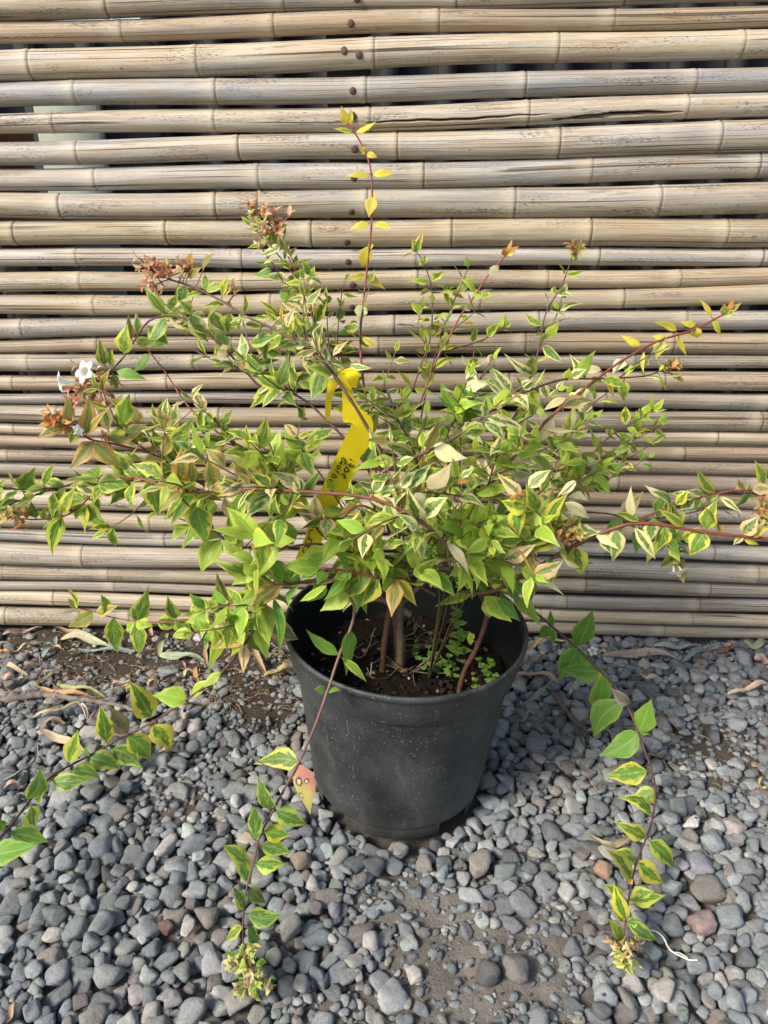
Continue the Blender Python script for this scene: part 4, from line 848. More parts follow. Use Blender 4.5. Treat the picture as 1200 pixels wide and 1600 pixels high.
# big variegated cluster right of the middle
branch([(740, 880, .70), (800, 850, .655), (850, 822, .64), (835, 795, .638), (820, 773, .637)], BRN, BRN, (1.8, 1.1), ['YG', 'C'], .032, (.2, .9), .024, cl=[(818, 775, 9, 3, orbud)],
       ex=[(823, 793, 782, 782, 27, 'YG'), (810, 792, 812, 839, 25, 'YG'), (840, 798, 821, 755, 21, 'G'), (825, 762, 861, 734, 21, 'P'), (815, 776, 776, 739, 19, 'P'), (857, 813, 888, 771, 21, 'YG'), (883, 785, 921, 811, 17, 'W'), (900, 752, 870, 776, 13, 'W'), (790, 823, 769, 852, 21, 'L'), (757, 817, 735, 841, 19, 'C'), (845, 805, 870, 850, 16, 'G')])
branch([(690, 850, .68), (720, 825, .665), (767, 817, .655), (803, 828, .65)], PUR, RED, (1.5, 1.0), ['L', 'YG'], .028, (0, .9), .022, tw=2, twp=['L'], ex=[(803, 828, 820, 812, 16, 'Q'), (803, 830, 795, 846, 16, 'Q')])
branch([(650, 830, .66), (623, 790, .64), (640, 771, .64), (697, 772, .645), (740, 780, .65)], BRN, BRN, (1.5, .9), ['C', 'L', 'C'], .031, (.1, 1.0), .024, tw=2, twp=['C', 'L'], ex=[(697, 748, 698, 721, 10, 'Q'), (703, 752, 676, 748, 8, 'Q'), (706, 754, 738, 752, 7, 'Q'), (668, 762, 705, 722, 28, 'W')])
branch([(640, 830, .63), (590, 800, .615), (560, 790, .61), (523, 808, .605), (493, 812, .60)], BRN, RED, (1.4, .9), ['O', 'C', 'P'], .027, (.3, 1.0), .022, tw=1, twp=['L'], ex=[(560, 792, 530, 805, 20, 'O'), (512, 808, 508, 838, 22, 'P'), (495, 808, 492, 770, 22, 'S')])
branch([(680, 930, .67), (635, 906, .65), (610, 904, .64), (565, 897, .635), (532, 891, .63), (502, 888, .625)], BRN, (.25, .06, .045), (1.8, 1.3), ['L', 'D'], .030, (.2, 1.0), .024, tw=2, twp=['L'], ex=[(592, 907, 563, 948, 28, 'YG'), (622, 905, 651, 947, 18, 'Y'), (600, 905, 612, 930, 22, 'L'), (548, 890, 520, 905, 22, 'L'), (545, 930, 500, 955, 28, 'L'), (500, 888, 440, 885, 28, 'L'), (495, 892, 470, 905, 22, 'D'), (510, 915, 468, 940, 14, 'L')])
branch([(680, 900, .70), (655, 886, .69), (620, 875, .68), (585, 862, .675), (550, 845, .67), (515, 827, .668)], BRN, BRN, (2.0, 1.3), ['L', 'L', 'G'], .034, (.1, 1.0), .024, tw=4, twp=['L'])
branch([(610, 900, .74), (520, 850, .71), (470, 790, .70), (440, 740, .695), (420, 690, .695)], BRN, PUR, (1.8, .9), ['L', 'G', 'g'], .033, (.2, 1.0), .024, tw=6, twp=['L', 'G'])
branch([(600, 890, .73), (540, 800, .70), (500, 740, .715), (470, 700, .73)], BRN, PUR, (1.6, .9), ['L', 'g'], .032, (.2, 1.0), .026, tw=4, twp=['L', 'g'])
branch([(640, 880, .80), (660, 790, .83), (690, 700, .85), (720, 640, .86), (770, 560, .875)], BRN, PUR, (1.7, .8), ['L', 'D', 'G'], .032, (.15, 1.0), .024, tw=7, twp=['L', 'D', 'W'])
branch([(640, 880, .76), (650, 800, .75), (650, 720, .75), (620, 650, .76), (600, 600, .78)], BRN, PUR, (1.7, .8), ['L', 'G', 'C'], .033, (.15, 1.0), .024, tw=7, twp=['L', 'G'])
branch([(640, 890, .72), (690, 840, .70), (730, 800, .70), (770, 750, .71), (790, 700, .73)], BRN, PUR, (1.7, .8), ['L', 'L', 'W'], .034, (.1, 1.0), .024, tw=8, twp=['L', 'L', 'C'])
branch([(640, 890, .78), (720, 850, .78), (800, 810, .79), (850, 760, .81), (880, 700, .83)], BRN, PUR, (1.7, .8), ['L', 'D', 'C'], .032, (.15, 1.0), .024, tw=8, twp=['L', 'G', 'W'])
branch([(630, 900, .70), (580, 880, .665), (540, 860, .65), (490, 850, .645), (440, 860, .645), (400, 880, .65)], BRN, PUR, (1.7, .9), ['L', 'L', 'D'], .034, (.1, 1.0), .022, tw=6, twp=['L'])
branch([(660, 900, .68), (690, 880, .66), (720, 870, .65), (760, 880, .65), (800, 870, .66)], BRN, PUR, (1.7, .9), ['L', 'D'], .033, (0, 1.0), .022, tw=5, twp=['L'])

def leaf_pair(F, p, t, k, size, pal, w, grow=1.0):
    n1 = nrm(np.cross(t, (0.1, .2, 1.0))); n2 = np.cross(t, n1); ph = k*math.pi/2+rng.normal()*.35
    pp = n1*math.cos(ph)+n2*math.sin(ph)
    for sg in (-1, 1):
        if rng.random() < .06: continue
        d = nrm(pp*sg*rng.uniform(.65, 1.0)+t*rng.uniform(.25, .75)+np.array([0, -.10, -.18])*rng.uniform(0, 1.6)+rng.normal(size=3)*.15)
        ln = size*(1.42 if pal[0] in 'LD' else 1.24)*rng.uniform(.70, 1.2); T = p+d*ln
        if T[2] < .02 or T[1] > FY0+FK*T[0]-.045: continue
        if hides_tag((p+d*ln*.3, p+d*ln*.6, T)): continue
        up = t*.35+np.array([0, -.45, .65])+rng.normal(size=3)*.35
        q = pal[rng.integers(len(pal))]
        u = rng.random()
        if u < .06: q = 'P'
        elif u < .09: q = 'O'
        elif u < .20: q = 'YG'
        leaf(F, p+d*.0025, T, ln*w*.93*rng.uniform(.85, 1.15), q, up)
for b in BR:
    w4 = np.array([(*at(*p), 0) for p in b['P']]); C = spline(w4[:, :3], .004); m = len(C)
    wob = np.cumsum(rng.normal(size=(m, 3)), 0)*.00006; C = C+wob-np.linspace(0, 1, m)[:, None]*wob[-1]
    L = np.r_[0, np.cumsum(np.linalg.norm(np.diff(C, axis=0), axis=1))]; f = L/L[-1]
    r = (b['r'][0]*(1-f)+b['r'][1]*f)*.001*.80
    nodes = np.arange(b['sp']*.5, L[-1], b['sp'])
    for n in nodes: r = r*(1+.28*np.exp(-((L-n)/.0022)**2))
    col = np.array(b['c0'])*(1-f[:, None])+np.array(b['c1'])*f[:, None]
    col = col*(1+.12*np.sin(L*300)[:, None]); col = np.c_[col, np.ones(m)]
    ST, F = MB(), MB()
    tube(ST, C, r, 8, True, col=col)
    T = nrm(np.gradient(C, axis=0)); pal = list(b['pal']) if isinstance(b['pal'], str) else b['pal']
    pal = [str(x) for x in pal]; k0 = rng.integers(2)
    for k, n in enumerate(nodes):
        i = min(m-1, int(np.searchsorted(L, n)))
        if not (b['s'][0] <= f[i] <= b['s'][1]) or rng.random() > b['thin']: continue
        leaf_pair(F, C[i], T[i], k+k0, b['ln']*(1-.35*max(0, f[i]-.6)/.4), pal, b['w'])
    twp = list(b['twp'])
    for k in range(int(b['tw']*1.3)):
        i = int(m*rng.uniform(max(b['s'][0], .06), min(.86, b['s'][1]))); ln = rng.uniform(*b['twl'])
        ou = nrm((C[i]-CTR)*np.array([1, .6, 1])+1e-6); d = nrm(T[i]*.5+rng.normal(size=3)*.55+ou*.5+np.array([0, -.1, .25]))
        e = C[i]+d*ln; e[2] = max(e[2], .05); e[1] = min(e[1], FY0-.09)
        Q = spline(np.array([C[i], C[i]*.5+e*.5+rng.normal(size=3)*.004, e]), .004); mm = len(Q); ff = np.linspace(0, 1, mm)
        if hides_tag(Q[::3]): continue
        cc = np.array(PUR)*(1-ff[:, None])+np.array((.16, .13, .05))*ff[:, None]
        tube(ST, Q, np.linspace(.0009, .0005, mm), 6, True, col=np.c_[cc, np.ones(mm)])
        TQ = nrm(np.gradient(Q, axis=0)); n = 0.012
        kk = 0
        while n < ln:
            j = min(mm-1, int(n/ln*mm)); leaf_pair(F, Q[j], TQ[j], kk, b['ln']*rng.uniform(.75, 1.0)*(1-.3*n/ln), twp, b['w']); n += b['sp']*rng.uniform(.6, .9); kk += 1
        leaf(F, Q[-1], Q[-1]+TQ[-1]*b['ln']*.5, b['ln']*.22, twp[0], np.array([0, -.5, .6])+rng.normal(size=3)*.3)
    px = to_px(C)
    for (bx, by, tx, ty, wpx, q) in b['ex']:
        i = int(np.argmin((px[:, 0]-bx)**2+(px[:, 1]-by)**2)); Y0 = C[i][1]
        B0 = at(bx, by, Y0); d2 = math.hypot(px[i, 0]-bx, px[i, 1]-by)
        s = mpp(bx, by, Y0); ln = math.hypot(tx-bx, ty-by)*s
        fore = rng.uniform(-.40, .25)*ln
        if B0[2] < .16: fore = abs(fore)*.3
        Y1 = Y0+fore; T0 = at(tx, ty, Y1)
        if B0[2] < .16:
            gz = ground_top(T0[0], T0[1])+.006
            if T0[2] < gz:
                for _ in range(40):
                    Y1 -= .003; T0 = at(tx, ty, Y1)
                    if T0[2] > ground_top(T0[0], T0[1])+.006: break
        view = nrm(np.array([0, 0, CAMH])-B0)
        up = view*.9+np.array([0, 0, .45])+rng.normal(size=3)*.22
        leaf(F, B0, T0, wpx*s*1.15, q, up, arch=rng.normal(.05, .05), fold=rng.uniform(.05, .4))
        if d2 > 3: tube(ST, np.array([C[i], C[i]*.5+B0*.5, B0]), .0005, 5, False, col=np.array((.16, .09, .04, 1)))
    br = ST.build('branch', M_stem, shrub)
    if F.n: F.build('foliage', M_leaf, br)
    for (cx, cy, rp, n, cols) in b['cl']:
        i = int(np.argmin((px[:, 0]-cx)**2+(px[:, 1]-cy)**2)); c = at(cx, cy, C[i][1]-.006); s = mpp(cx, cy, C[i][1])
        gz = ground_top(c[0], c[1])+.008
        if c[2] < gz:
            c = at(cx, cy, C[i][1]-.03) if at(cx, cy, C[i][1]-.03)[2] > gz else on_ground(cx, cy, gz)
        q = MB(); sepal_cluster(q, c, rp*s*.72, int(n*1.3), cols, 16*s, out=nrm(c-C[max(0, i-6)])*.8)
        tube(q, np.stack([C[i], C[i]*.5+c*.5, c]), .0007, 6, False, col=np.array((.22, .12, .06, 1)))
        q.build('flower_cluster', M_petal, br)
    for (cx, cy, rp, d) in b['fl']:
        i = int(np.argmin((px[:, 0]-cx)**2+(px[:, 1]-cy)**2)); c = at(cx, cy, C[i][1]-.030); s = mpp(cx, cy, C[i][1])
        q = MB(); corolla(q, c, d, rp*s*1.0, roll=rng.uniform(0, 1)); tube(q, np.stack([c-nrm(d)*rp*s*1.3, C[i]]), .0005, 5, False, col=np.array((.35, .2, .1, 1)))
        o = q.build('flower', M_petal, br); o['label'] = 'white five lobed flower'
    b['obj'] = br; b['C'] = C

# the pink spotted leaf on the hanging stem
def m_spotted():
    g = NG('spotted_leaf'); lp = g.attr('lp')['Vector']; x, t, sd = g.sep(lp)
    c = g.mix(g.step(g.math('ADD', t, g.math('MULTIPLY', x, .25)), .12, .62), (.52, .21, .16), (.50, .46, .13))
    n = g.noise(g.comb(g.math('MULTIPLY', x, 3), g.math('MULTIPLY', t, 7), 0.0), 1, 3)
    c = g.mix(.3, c, g.mix(n, (.6, .6, .6), (1.4, 1.4, 1.4)), 'MULTIPLY')
    for (sx, st, r) in ((.38, .30, .075), (-.35, .33, .045), (.62, .58, .055)):
        dx = g.math('MULTIPLY', g.math('SUBTRACT', x, sx), .24); dt = g.math('SUBTRACT', t, st)
        d = g.math('SQRT', g.math('ADD', g.math('MULTIPLY', dx, dx), g.math('MULTIPLY', dt, dt)))
        d = g.math('MULTIPLY_ADD', g.math('SUBTRACT', g.noise(g.comb(g.math('MULTIPLY', x, 4), g.math('MULTIPLY', t, 16), 1.0), 1, 2), .5), .07, d)
        c = g.mix(g.math('SUBTRACT', 1.0, g.step(d, r*.8, r*1.5)), c, (.11, .04, .045))
        c = g.mix(g.math('SUBTRACT', 1.0, g.step(d, r*.55, r*.75)), c, (.72, .58, .38))
    return g.principled(c, .45, None, .4, .2, c)
hb = [b for b in BR if b['P'][0] == (590, 875, .70)][0]
q = MB(); leaf(q, at(467, 1194, .594), at(485, 1273, .578), 34*mpp(467, 1200, .59), 'P', np.array([0, -.8, .6]), .05, .15, 0)
o = q.build('spotted_leaf', m_spotted(), hb['obj']); o['label'] = 'pink and yellow leaf with pale round disease spots'

# ------------------------------------------------------------------ yellow tape with handwriting
tape = thing('plant_tag', at(540, 600, TAGY), 'yellow plastic ribbon tied to the shrub with black handwriting', 'tag')
def ribbon(rows, name, col=(.80, .64, .018)):
    """rows: left (px,py), right (px,py), Y left, Y right"""
    R = np.array(rows, float); R = spline(np.c_[R[:, :2]*.001, R[:, :1]*0, R[:, 2:]*1.0], .003)
    a = R[:, 0]*1000, R[:, 1]*1000, R[:, 3], R[:, 4], R[:, 5], R[:, 6]; n = 9; V = []
    for l_x, l_y, r_x, r_y, y0, y1 in zip(*a):
        A, B = at(l_x, l_y, y0), at(r_x, r_y, y1)
        u = np.linspace(0, 1, n)[:, None]; V.append(A*(1-u)+B*u)
    V = np.array(V); m = len(V); i = np.arange(m-1)[:, None]*n; j = np.arange(n-1)[None]
    q = MB(); q.add(V.reshape(-1, 3), np.stack([i+j, i+n+j, i+n+j+1, i+j+1], -1).reshape(-1, 4), col=np.r_[col, 1]); return q.build(name, M_tape, tape)
ribbon([(514, 592, 536, 590, .705, .705), (510, 615, 521, 615, .700, .704), (508, 640, 517, 641, .700, .703), (509, 656, 514, 658, .701, .703)], 'tape_tail')
ribbon([(527, 575, 545, 578, .708, .712), (529, 588, 549, 588, .702, .706), (533, 605, 549, 607, .702, .704), (545, 612, 549, 616, .706, .706)], 'knot')
ribbon([(540, 577, 548, 574, .706, .708), (541, 590, 562, 583, .700, .704), (547, 604, 556, 607, .704, .706)], 'tape_loop')
ribbon([(534, 596, 546, 590, .707, .709), (535, 625, 552, 620, .706, .709), (535, 652, 565, 640, .705, .709), (538, 660, 582, 655, .705, .711), (549, 662, 580, 690, .705, .711), (536, 690, 563, 715, .704, .709), (522, 720, 556, 738, .704, .708), (504, 760, 541, 768, .704, .707), (488, 800, 522, 800, .704, .707), (480, 830, 505, 838, .704, .706), (464, 868, 492, 874, .704, .706), (455, 892, 478, 900, .704, .706)], 'tape_strip')
# pen strokes in photo pixels, traced from the tape
INK = [[(534.3, 723), (533.6, 716), (536, 714.6), (538.6, 718), (540, 723), (538.2, 726)], [(533.4, 720.5), (530.5, 724), (532.6, 725.6), (534.6, 720.6)],
       [(528, 727), (526.5, 731), (529, 733.4), (531.5, 731), (531, 727.8), (528, 727)], [(524, 733.4), (530, 740.4)], [(520.6, 740), (518, 746), (523.5, 747), (526, 744.6), (520.8, 740.4)],
       [(513.5, 756), (513, 750), (516, 748.5), (518.8, 751), (518.6, 755), (516, 755.5), (515.4, 752)], [(514, 757), (515, 759.6), (512, 762)],
       [(546.6, 716.8), (548.6, 719.6)], [(543, 724.6), (547, 729), (551, 729), (553, 726.8)], [(548, 723.4), (546.2, 729.6)],
       [(538, 735), (540, 729), (542, 728.6), (545.6, 736), (543, 737.8), (541.6, 735.6), (540, 739), (537.8, 736.6), (538, 733)], [(534, 744), (534.8, 740.4), (538, 741.2), (538.6, 744)], [(537, 747), (538, 744.6), (540, 745.6), (539.6, 747.6)],
       [(488.2, 813), (487.4, 820), (488, 824), (490.8, 825)], [(484.4, 822.4), (484.8, 823)], [(488.4, 828.8), (486, 827.4), (483.4, 830.6), (482.4, 836), (481.6, 841)],
       [(486, 842.6), (482, 841.4), (478.6, 845), (477.4, 850), (478.6, 853), (483.4, 854), (486, 851), (486, 842.6)], [(474.4, 855.4), (478, 852.6), (481.4, 853.8), (483, 858.6)], [(473.6, 856), (472.6, 860), (475, 864), (480, 864), (482.6, 859)]]
def tape_Y(px, py):
    rows = [(596, .7070, .7090, 534, 546), (652, .705, .709, 535, 565), (690, .704, .7105, 536, 575), (720, .704, .709, 522, 562), (760, .704, .7075, 504, 545), (800, .704, .707, 488, 522), (830, .704, .706, 480, 506), (900, .704, .706, 455, 478)]
    r = np.array(rows); g = lambda k: np.interp(py, r[:, 0], r[:, k]); u = (px-g(3))/(g(4)-g(3)); return g(1)*(1-u)+g(2)*u
for i0, i1 in ((0, 7), (7, 13), (13, len(INK))):          # two words and the marks lower down
    q = MB()
    for stq in INK[i0:i1]:
        P = np.array([at(x, y, tape_Y(x, y)-.0014) for x, y in stq])
        Ls = np.r_[0, np.cumsum(np.linalg.norm(np.diff(P, axis=0), axis=1))]; us = np.linspace(0, Ls[-1], 24)
        P = np.stack([np.interp(us, Ls, P[:, k]) for k in range(3)], 1); P[1:-1] = P[1:-1]*.5+(P[:-2]+P[2:])*.25
        tube(q, P, .00056, 6, True, col=np.array((.008, .008, .012, 1)))
    q.build('handwriting', M_ink, tape)

# ------------------------------------------------------------------ small things inside the pot
def tri_plane_pt(px, py, z):       # where the line of sight measured there meets the height z
    return on_ground(px, py, z)
for k, (px, py, h, n) in enumerate(((668, 1040, .016, 8), (684, 1052, .018, 9), (700, 1044, .014, 7), (757, 1050, .018, 8), (762, 1066, .015, 6), (704, 1058, .013, 5), (745, 1075, .010, 3), (716, 1030, .018, 5), (652, 1028, .014, 4))):
    base = tri_plane_pt(px, py, SOILZ+.002+.004)
    lab = ['tiny green clover seedling nearest the shrub trunk on the potting soil', 'densest tiny green seedling patch in the middle of the potting soil', 'tiny green seedling just behind the densest patch', 'tallest tiny green seedling by the right inner pot wall',
           'tiny round leaved seedling low against the right rim of the pot', 'small sprouting seedling left of the reddish stem foot', 'smallest pair of seed leaves close to the front right rim', 'leafy green seedling directly under the taller green weed', 'lone seedling behind the trunk foot on the potting soil'][k]
    t = thing('seedling', base, lab, 'seedling', 'seedlings in the pot')
    stq, lv = MB(), MB()
    for _ in range(n):
        e = base+np.array([rng.normal()*.006, rng.normal()*.006, h*rng.uniform(.4, 1)])
        tube(stq, spline(np.array([base, base*.4+e*.6+np.array([0, 0, .001]), e]), .002), .0004, 5, True, col=np.array((.12, .22, .05, 1)))
        for s in (0, 2.1, 4.2):
            d = np.array([math.cos(s+_), math.sin(s+_), .15]); leaf(lv, e, e+d*.0052, .0046, 'D', np.array([0, -.3, 1]), .05, .1)
    stq.build('stem', M_stem, t); lv.build('leaves', M_leaf, t)
wd = thing('green_weed', tri_plane_pt(716, 1022, SOILZ+.004), 'taller bright green weed with paired oval leaves behind the reddish stem in the pot', 'weed')
base = np.array(wd.location); stq, lv = MB(), MB()
tip = at(712, 952, base[1]+.004); Q = spline(np.array([base, base*.5+tip*.5+np.array([.003, 0, 0]), tip]), .003); tube(stq, Q, np.linspace(.0010, .0005, len(Q)), 6, True, col=np.array((.13, .2, .05, 1)))
for k, f in enumerate((.12, .3, .45, .6, .72, .84, .94, 1.0)):
    p = Q[int(f*(len(Q)-1))]
    for s in (-1, 1):
        a = k*1.57+.4; d = np.array([math.cos(a)*s, -abs(math.sin(a))*s*.8, .15]); l = .017*(1.15-.6*f); leaf(lv, p, p+nrm(d)*l, l*.62, 'D', np.array([0, -.5, .8]), .05, .1)
stq.build('stem', M_stem, wd); lv.build('leaves', M_leaf, wd)
pl = MB(); P0 = at(742, 1003, .70)
for tx, ty in ((733, 987), (729, 997), (735, 1008), (741, 990)): leaf(pl, at(736, 998, .70), at(tx, ty, .699), 9*mpp(735, 990, .7), 'L', np.array([0, -.9, .4]), .03, .1)
tube(pl, spline(np.array([at(736, 998, .70), at(744, 1003, .703), at(752, 1002, .708)]), .002), .0004, 5, True, lp=np.array([0, .5, .3]), cen=np.array((.35, .4, .15, .5)), mar=np.array((.35, .4, .15, .3)))
pl.build('pale_leaflet', M_leaf, shrub)
# fine leaved weed growing up through the shrub
sw = thing('spurge_weed', pot_pt(.03, -.02, SOILZ), 'light green fine leaved weed growing up through the middle of the shrub', 'weed')
stq, lv = MB(), MB(); b0 = np.array(sw.location)
for (cx, cy, Yc, R) in ((690, 822, .66, 26), (672, 862, .66, 18), (672, 893, .655, 22), (738, 893, .665, 20), (720, 905, .66, 14), (705, 840, .66, 20)):
    c = at(cx, cy, Yc); s = mpp(cx, cy, Yc); Q = spline(np.array([b0, b0*.4+c*.6+np.array([.01, 0, .02]), c]), .004); tube(stq, Q, np.linspace(.0009, .0006, len(Q)), 6, True, col=np.array((.12, .09, .035, 1)))
    for _ in range(46):
        e = c+rng.normal(size=3)*R*s*.42; d = nrm(rng.normal(size=3)+np.array([0, -.5, .6])); leaf(lv, e, e+d*6.5*s, 4.6*s, 'D' if rng.random() < .5 else 'L', np.array([0, -.5, .8])+rng.normal(size=3)*.5, .05, .2)
        if _ % 3 == 0: tube(stq, np.stack([c, c*.4+e*.6, e]), .0004, 5, False, col=np.array((.2, .28, .07, 1)))
stq.build('stem', M_stem, sw); lv.build('leaves', M_leaf, sw)
def dead_twig(P, r, label, col=(.19, .155, .12), name='dead_twig', cat='twig', group=None, forks=0):
    q = MB(); Q = spline(np.array(P), .004); m = len(Q); Q = Q+rng.normal(size=(m, 3))*r*.12
    cc = np.c_[np.array(col)*(1+rng.normal(size=(m, 1))*.1), np.ones(m)]
    tube(q, Q, np.linspace(r, r*.55, m)*(1+rng.normal(size=m)*.06), 9, True, col=cc)
    for k in range(forks):
        i = int(m*rng.uniform(.25, .8)); e = Q[i]+nrm(rng.normal(size=3)*.7+np.gradient(Q, axis=0)[i]*200)*rng.uniform(.012, .03)
        tube(q, spline(np.array([Q[i], Q[i]*.5+e*.5+rng.normal(size=3)*.002, e]), .003), r*.45, 6, True, col=np.array((*col, 1)))
    return tag(q.build(name, M_bark), label, cat, group)
for k in range(16):
    a = rng.uniform(-.6, .9); r0 = rng.uniform(.01, .08); th = rng.uniform(0, 6.28)
    p0 = pot_pt(r0*math.cos(th)+.02, r0*math.sin(th)*.7+.005, SOILZ+.006); th2 = rng.uniform(0, 6.28); l = rng.uniform(.025, .06)
    p2 = p0+np.array([math.cos(th2)*l, math.sin(th2)*l*.5, rng.uniform(.0, .05)]); p1 = (p0+p2)/2+rng.normal(size=3)*.007
    rel = np.linalg.inv(np.array(PM)) @ np.r_[p2, 1]
    if math.hypot(rel[0], rel[1]) > .11: continue
    dead_twig([p0, p1, p2], rng.uniform(.0005, .0011), 'thin dry dead twig tangled on the potting soil under the shrub', (.20, .15, .10), group='dead twigs on the potting soil', forks=2)

# ------------------------------------------------------------------ dry leaves and litter on the ground
def litter(P, wpx, col, label, curl=.35, lift=.004, name='dry_leaf', cat='leaf', shape='lance', spin=0.0, col2=None):
    """a long dry leaf lying along the ground points P (photo px)"""
    G = []
    for (px, py) in P:
        g = on_ground(px, py, 0.0)
        for _ in range(3): g = on_ground(px, py, ground_top(g[0], g[1])+.002)
        G.append(g)
    Q = spline(np.array(G), .003); m = len(Q); t = np.linspace(0, 1, m)
    Q[:, 2] += lift*np.sin(np.pi*t)+.003*np.sin(t*9+rng.uniform(0, 6))
    s = mpp(P[0][0], P[0][1], Q[0][1]); w = wpx*s/2*(np.sin(np.pi*np.clip(t*.94+.03, 0, 1))**.55 if shape == 'lance' else (1-.5*t)*(np.sin(np.pi*np.clip(t+.06, 0, 1))**.3))
    T = nrm(np.gradient(Q, axis=0)); n = 9; X = np.linspace(-1, 1, n); V = np.zeros((m, n, 3))
    for i in range(m):
        sd = nrm(np.cross(T[i], (0, -.25, 1))); up = np.cross(sd, T[i]); tw = spin*(t[i]-.5)+.5*math.sin(t[i]*5+wpx)
        sd, up = sd*math.cos(tw)+up*math.sin(tw), up*math.cos(tw)-sd*math.sin(tw)
        ang = X*curl*2.2; k = w[i]/max(curl*2.2, .2)
        V[i] = Q[i]+sd*(np.sin(ang)*k)[:, None]+up*((1-np.cos(ang))*k)[:, None]
    V[..., 2] += rng.normal(size=(m, 1))*.0004
    i = np.arange(m-1)[:, None]*n; j = np.arange(n-1)[None]
    c1 = np.array(col); c2 = np.array(col2) if col2 is not None else c1*rng.uniform(.75, 1.2)
    cc = c1*(1-t[:, None, None])+c2*t[:, None, None]; cc = cc*(1-.25*np.exp(-(X/.12)**2))[None, :, None]*np.ones((m, n, 1)); cc = np.concatenate([cc, np.ones((m, n, 1))], -1)
    q = MB(); q.add(V.reshape(-1, 3), np.stack([i+j, i+j+1, i+n+j+1, i+n+j], -1).reshape(-1, 4), col=cc.reshape(-1, 4))
    return tag(q.build(name, M_dry), label, cat, 'dry leaves on the ground')
TANc, CRM, GRN, ORG, PNK, BLU, OLV, RST = (.36, .25, .145), (.50, .42, .26), (.30, .36, .20), (.42, .23, .10), (.44, .30, .23), (.20, .255, .235), (.28, .29, .17), (.24, .095, .05)
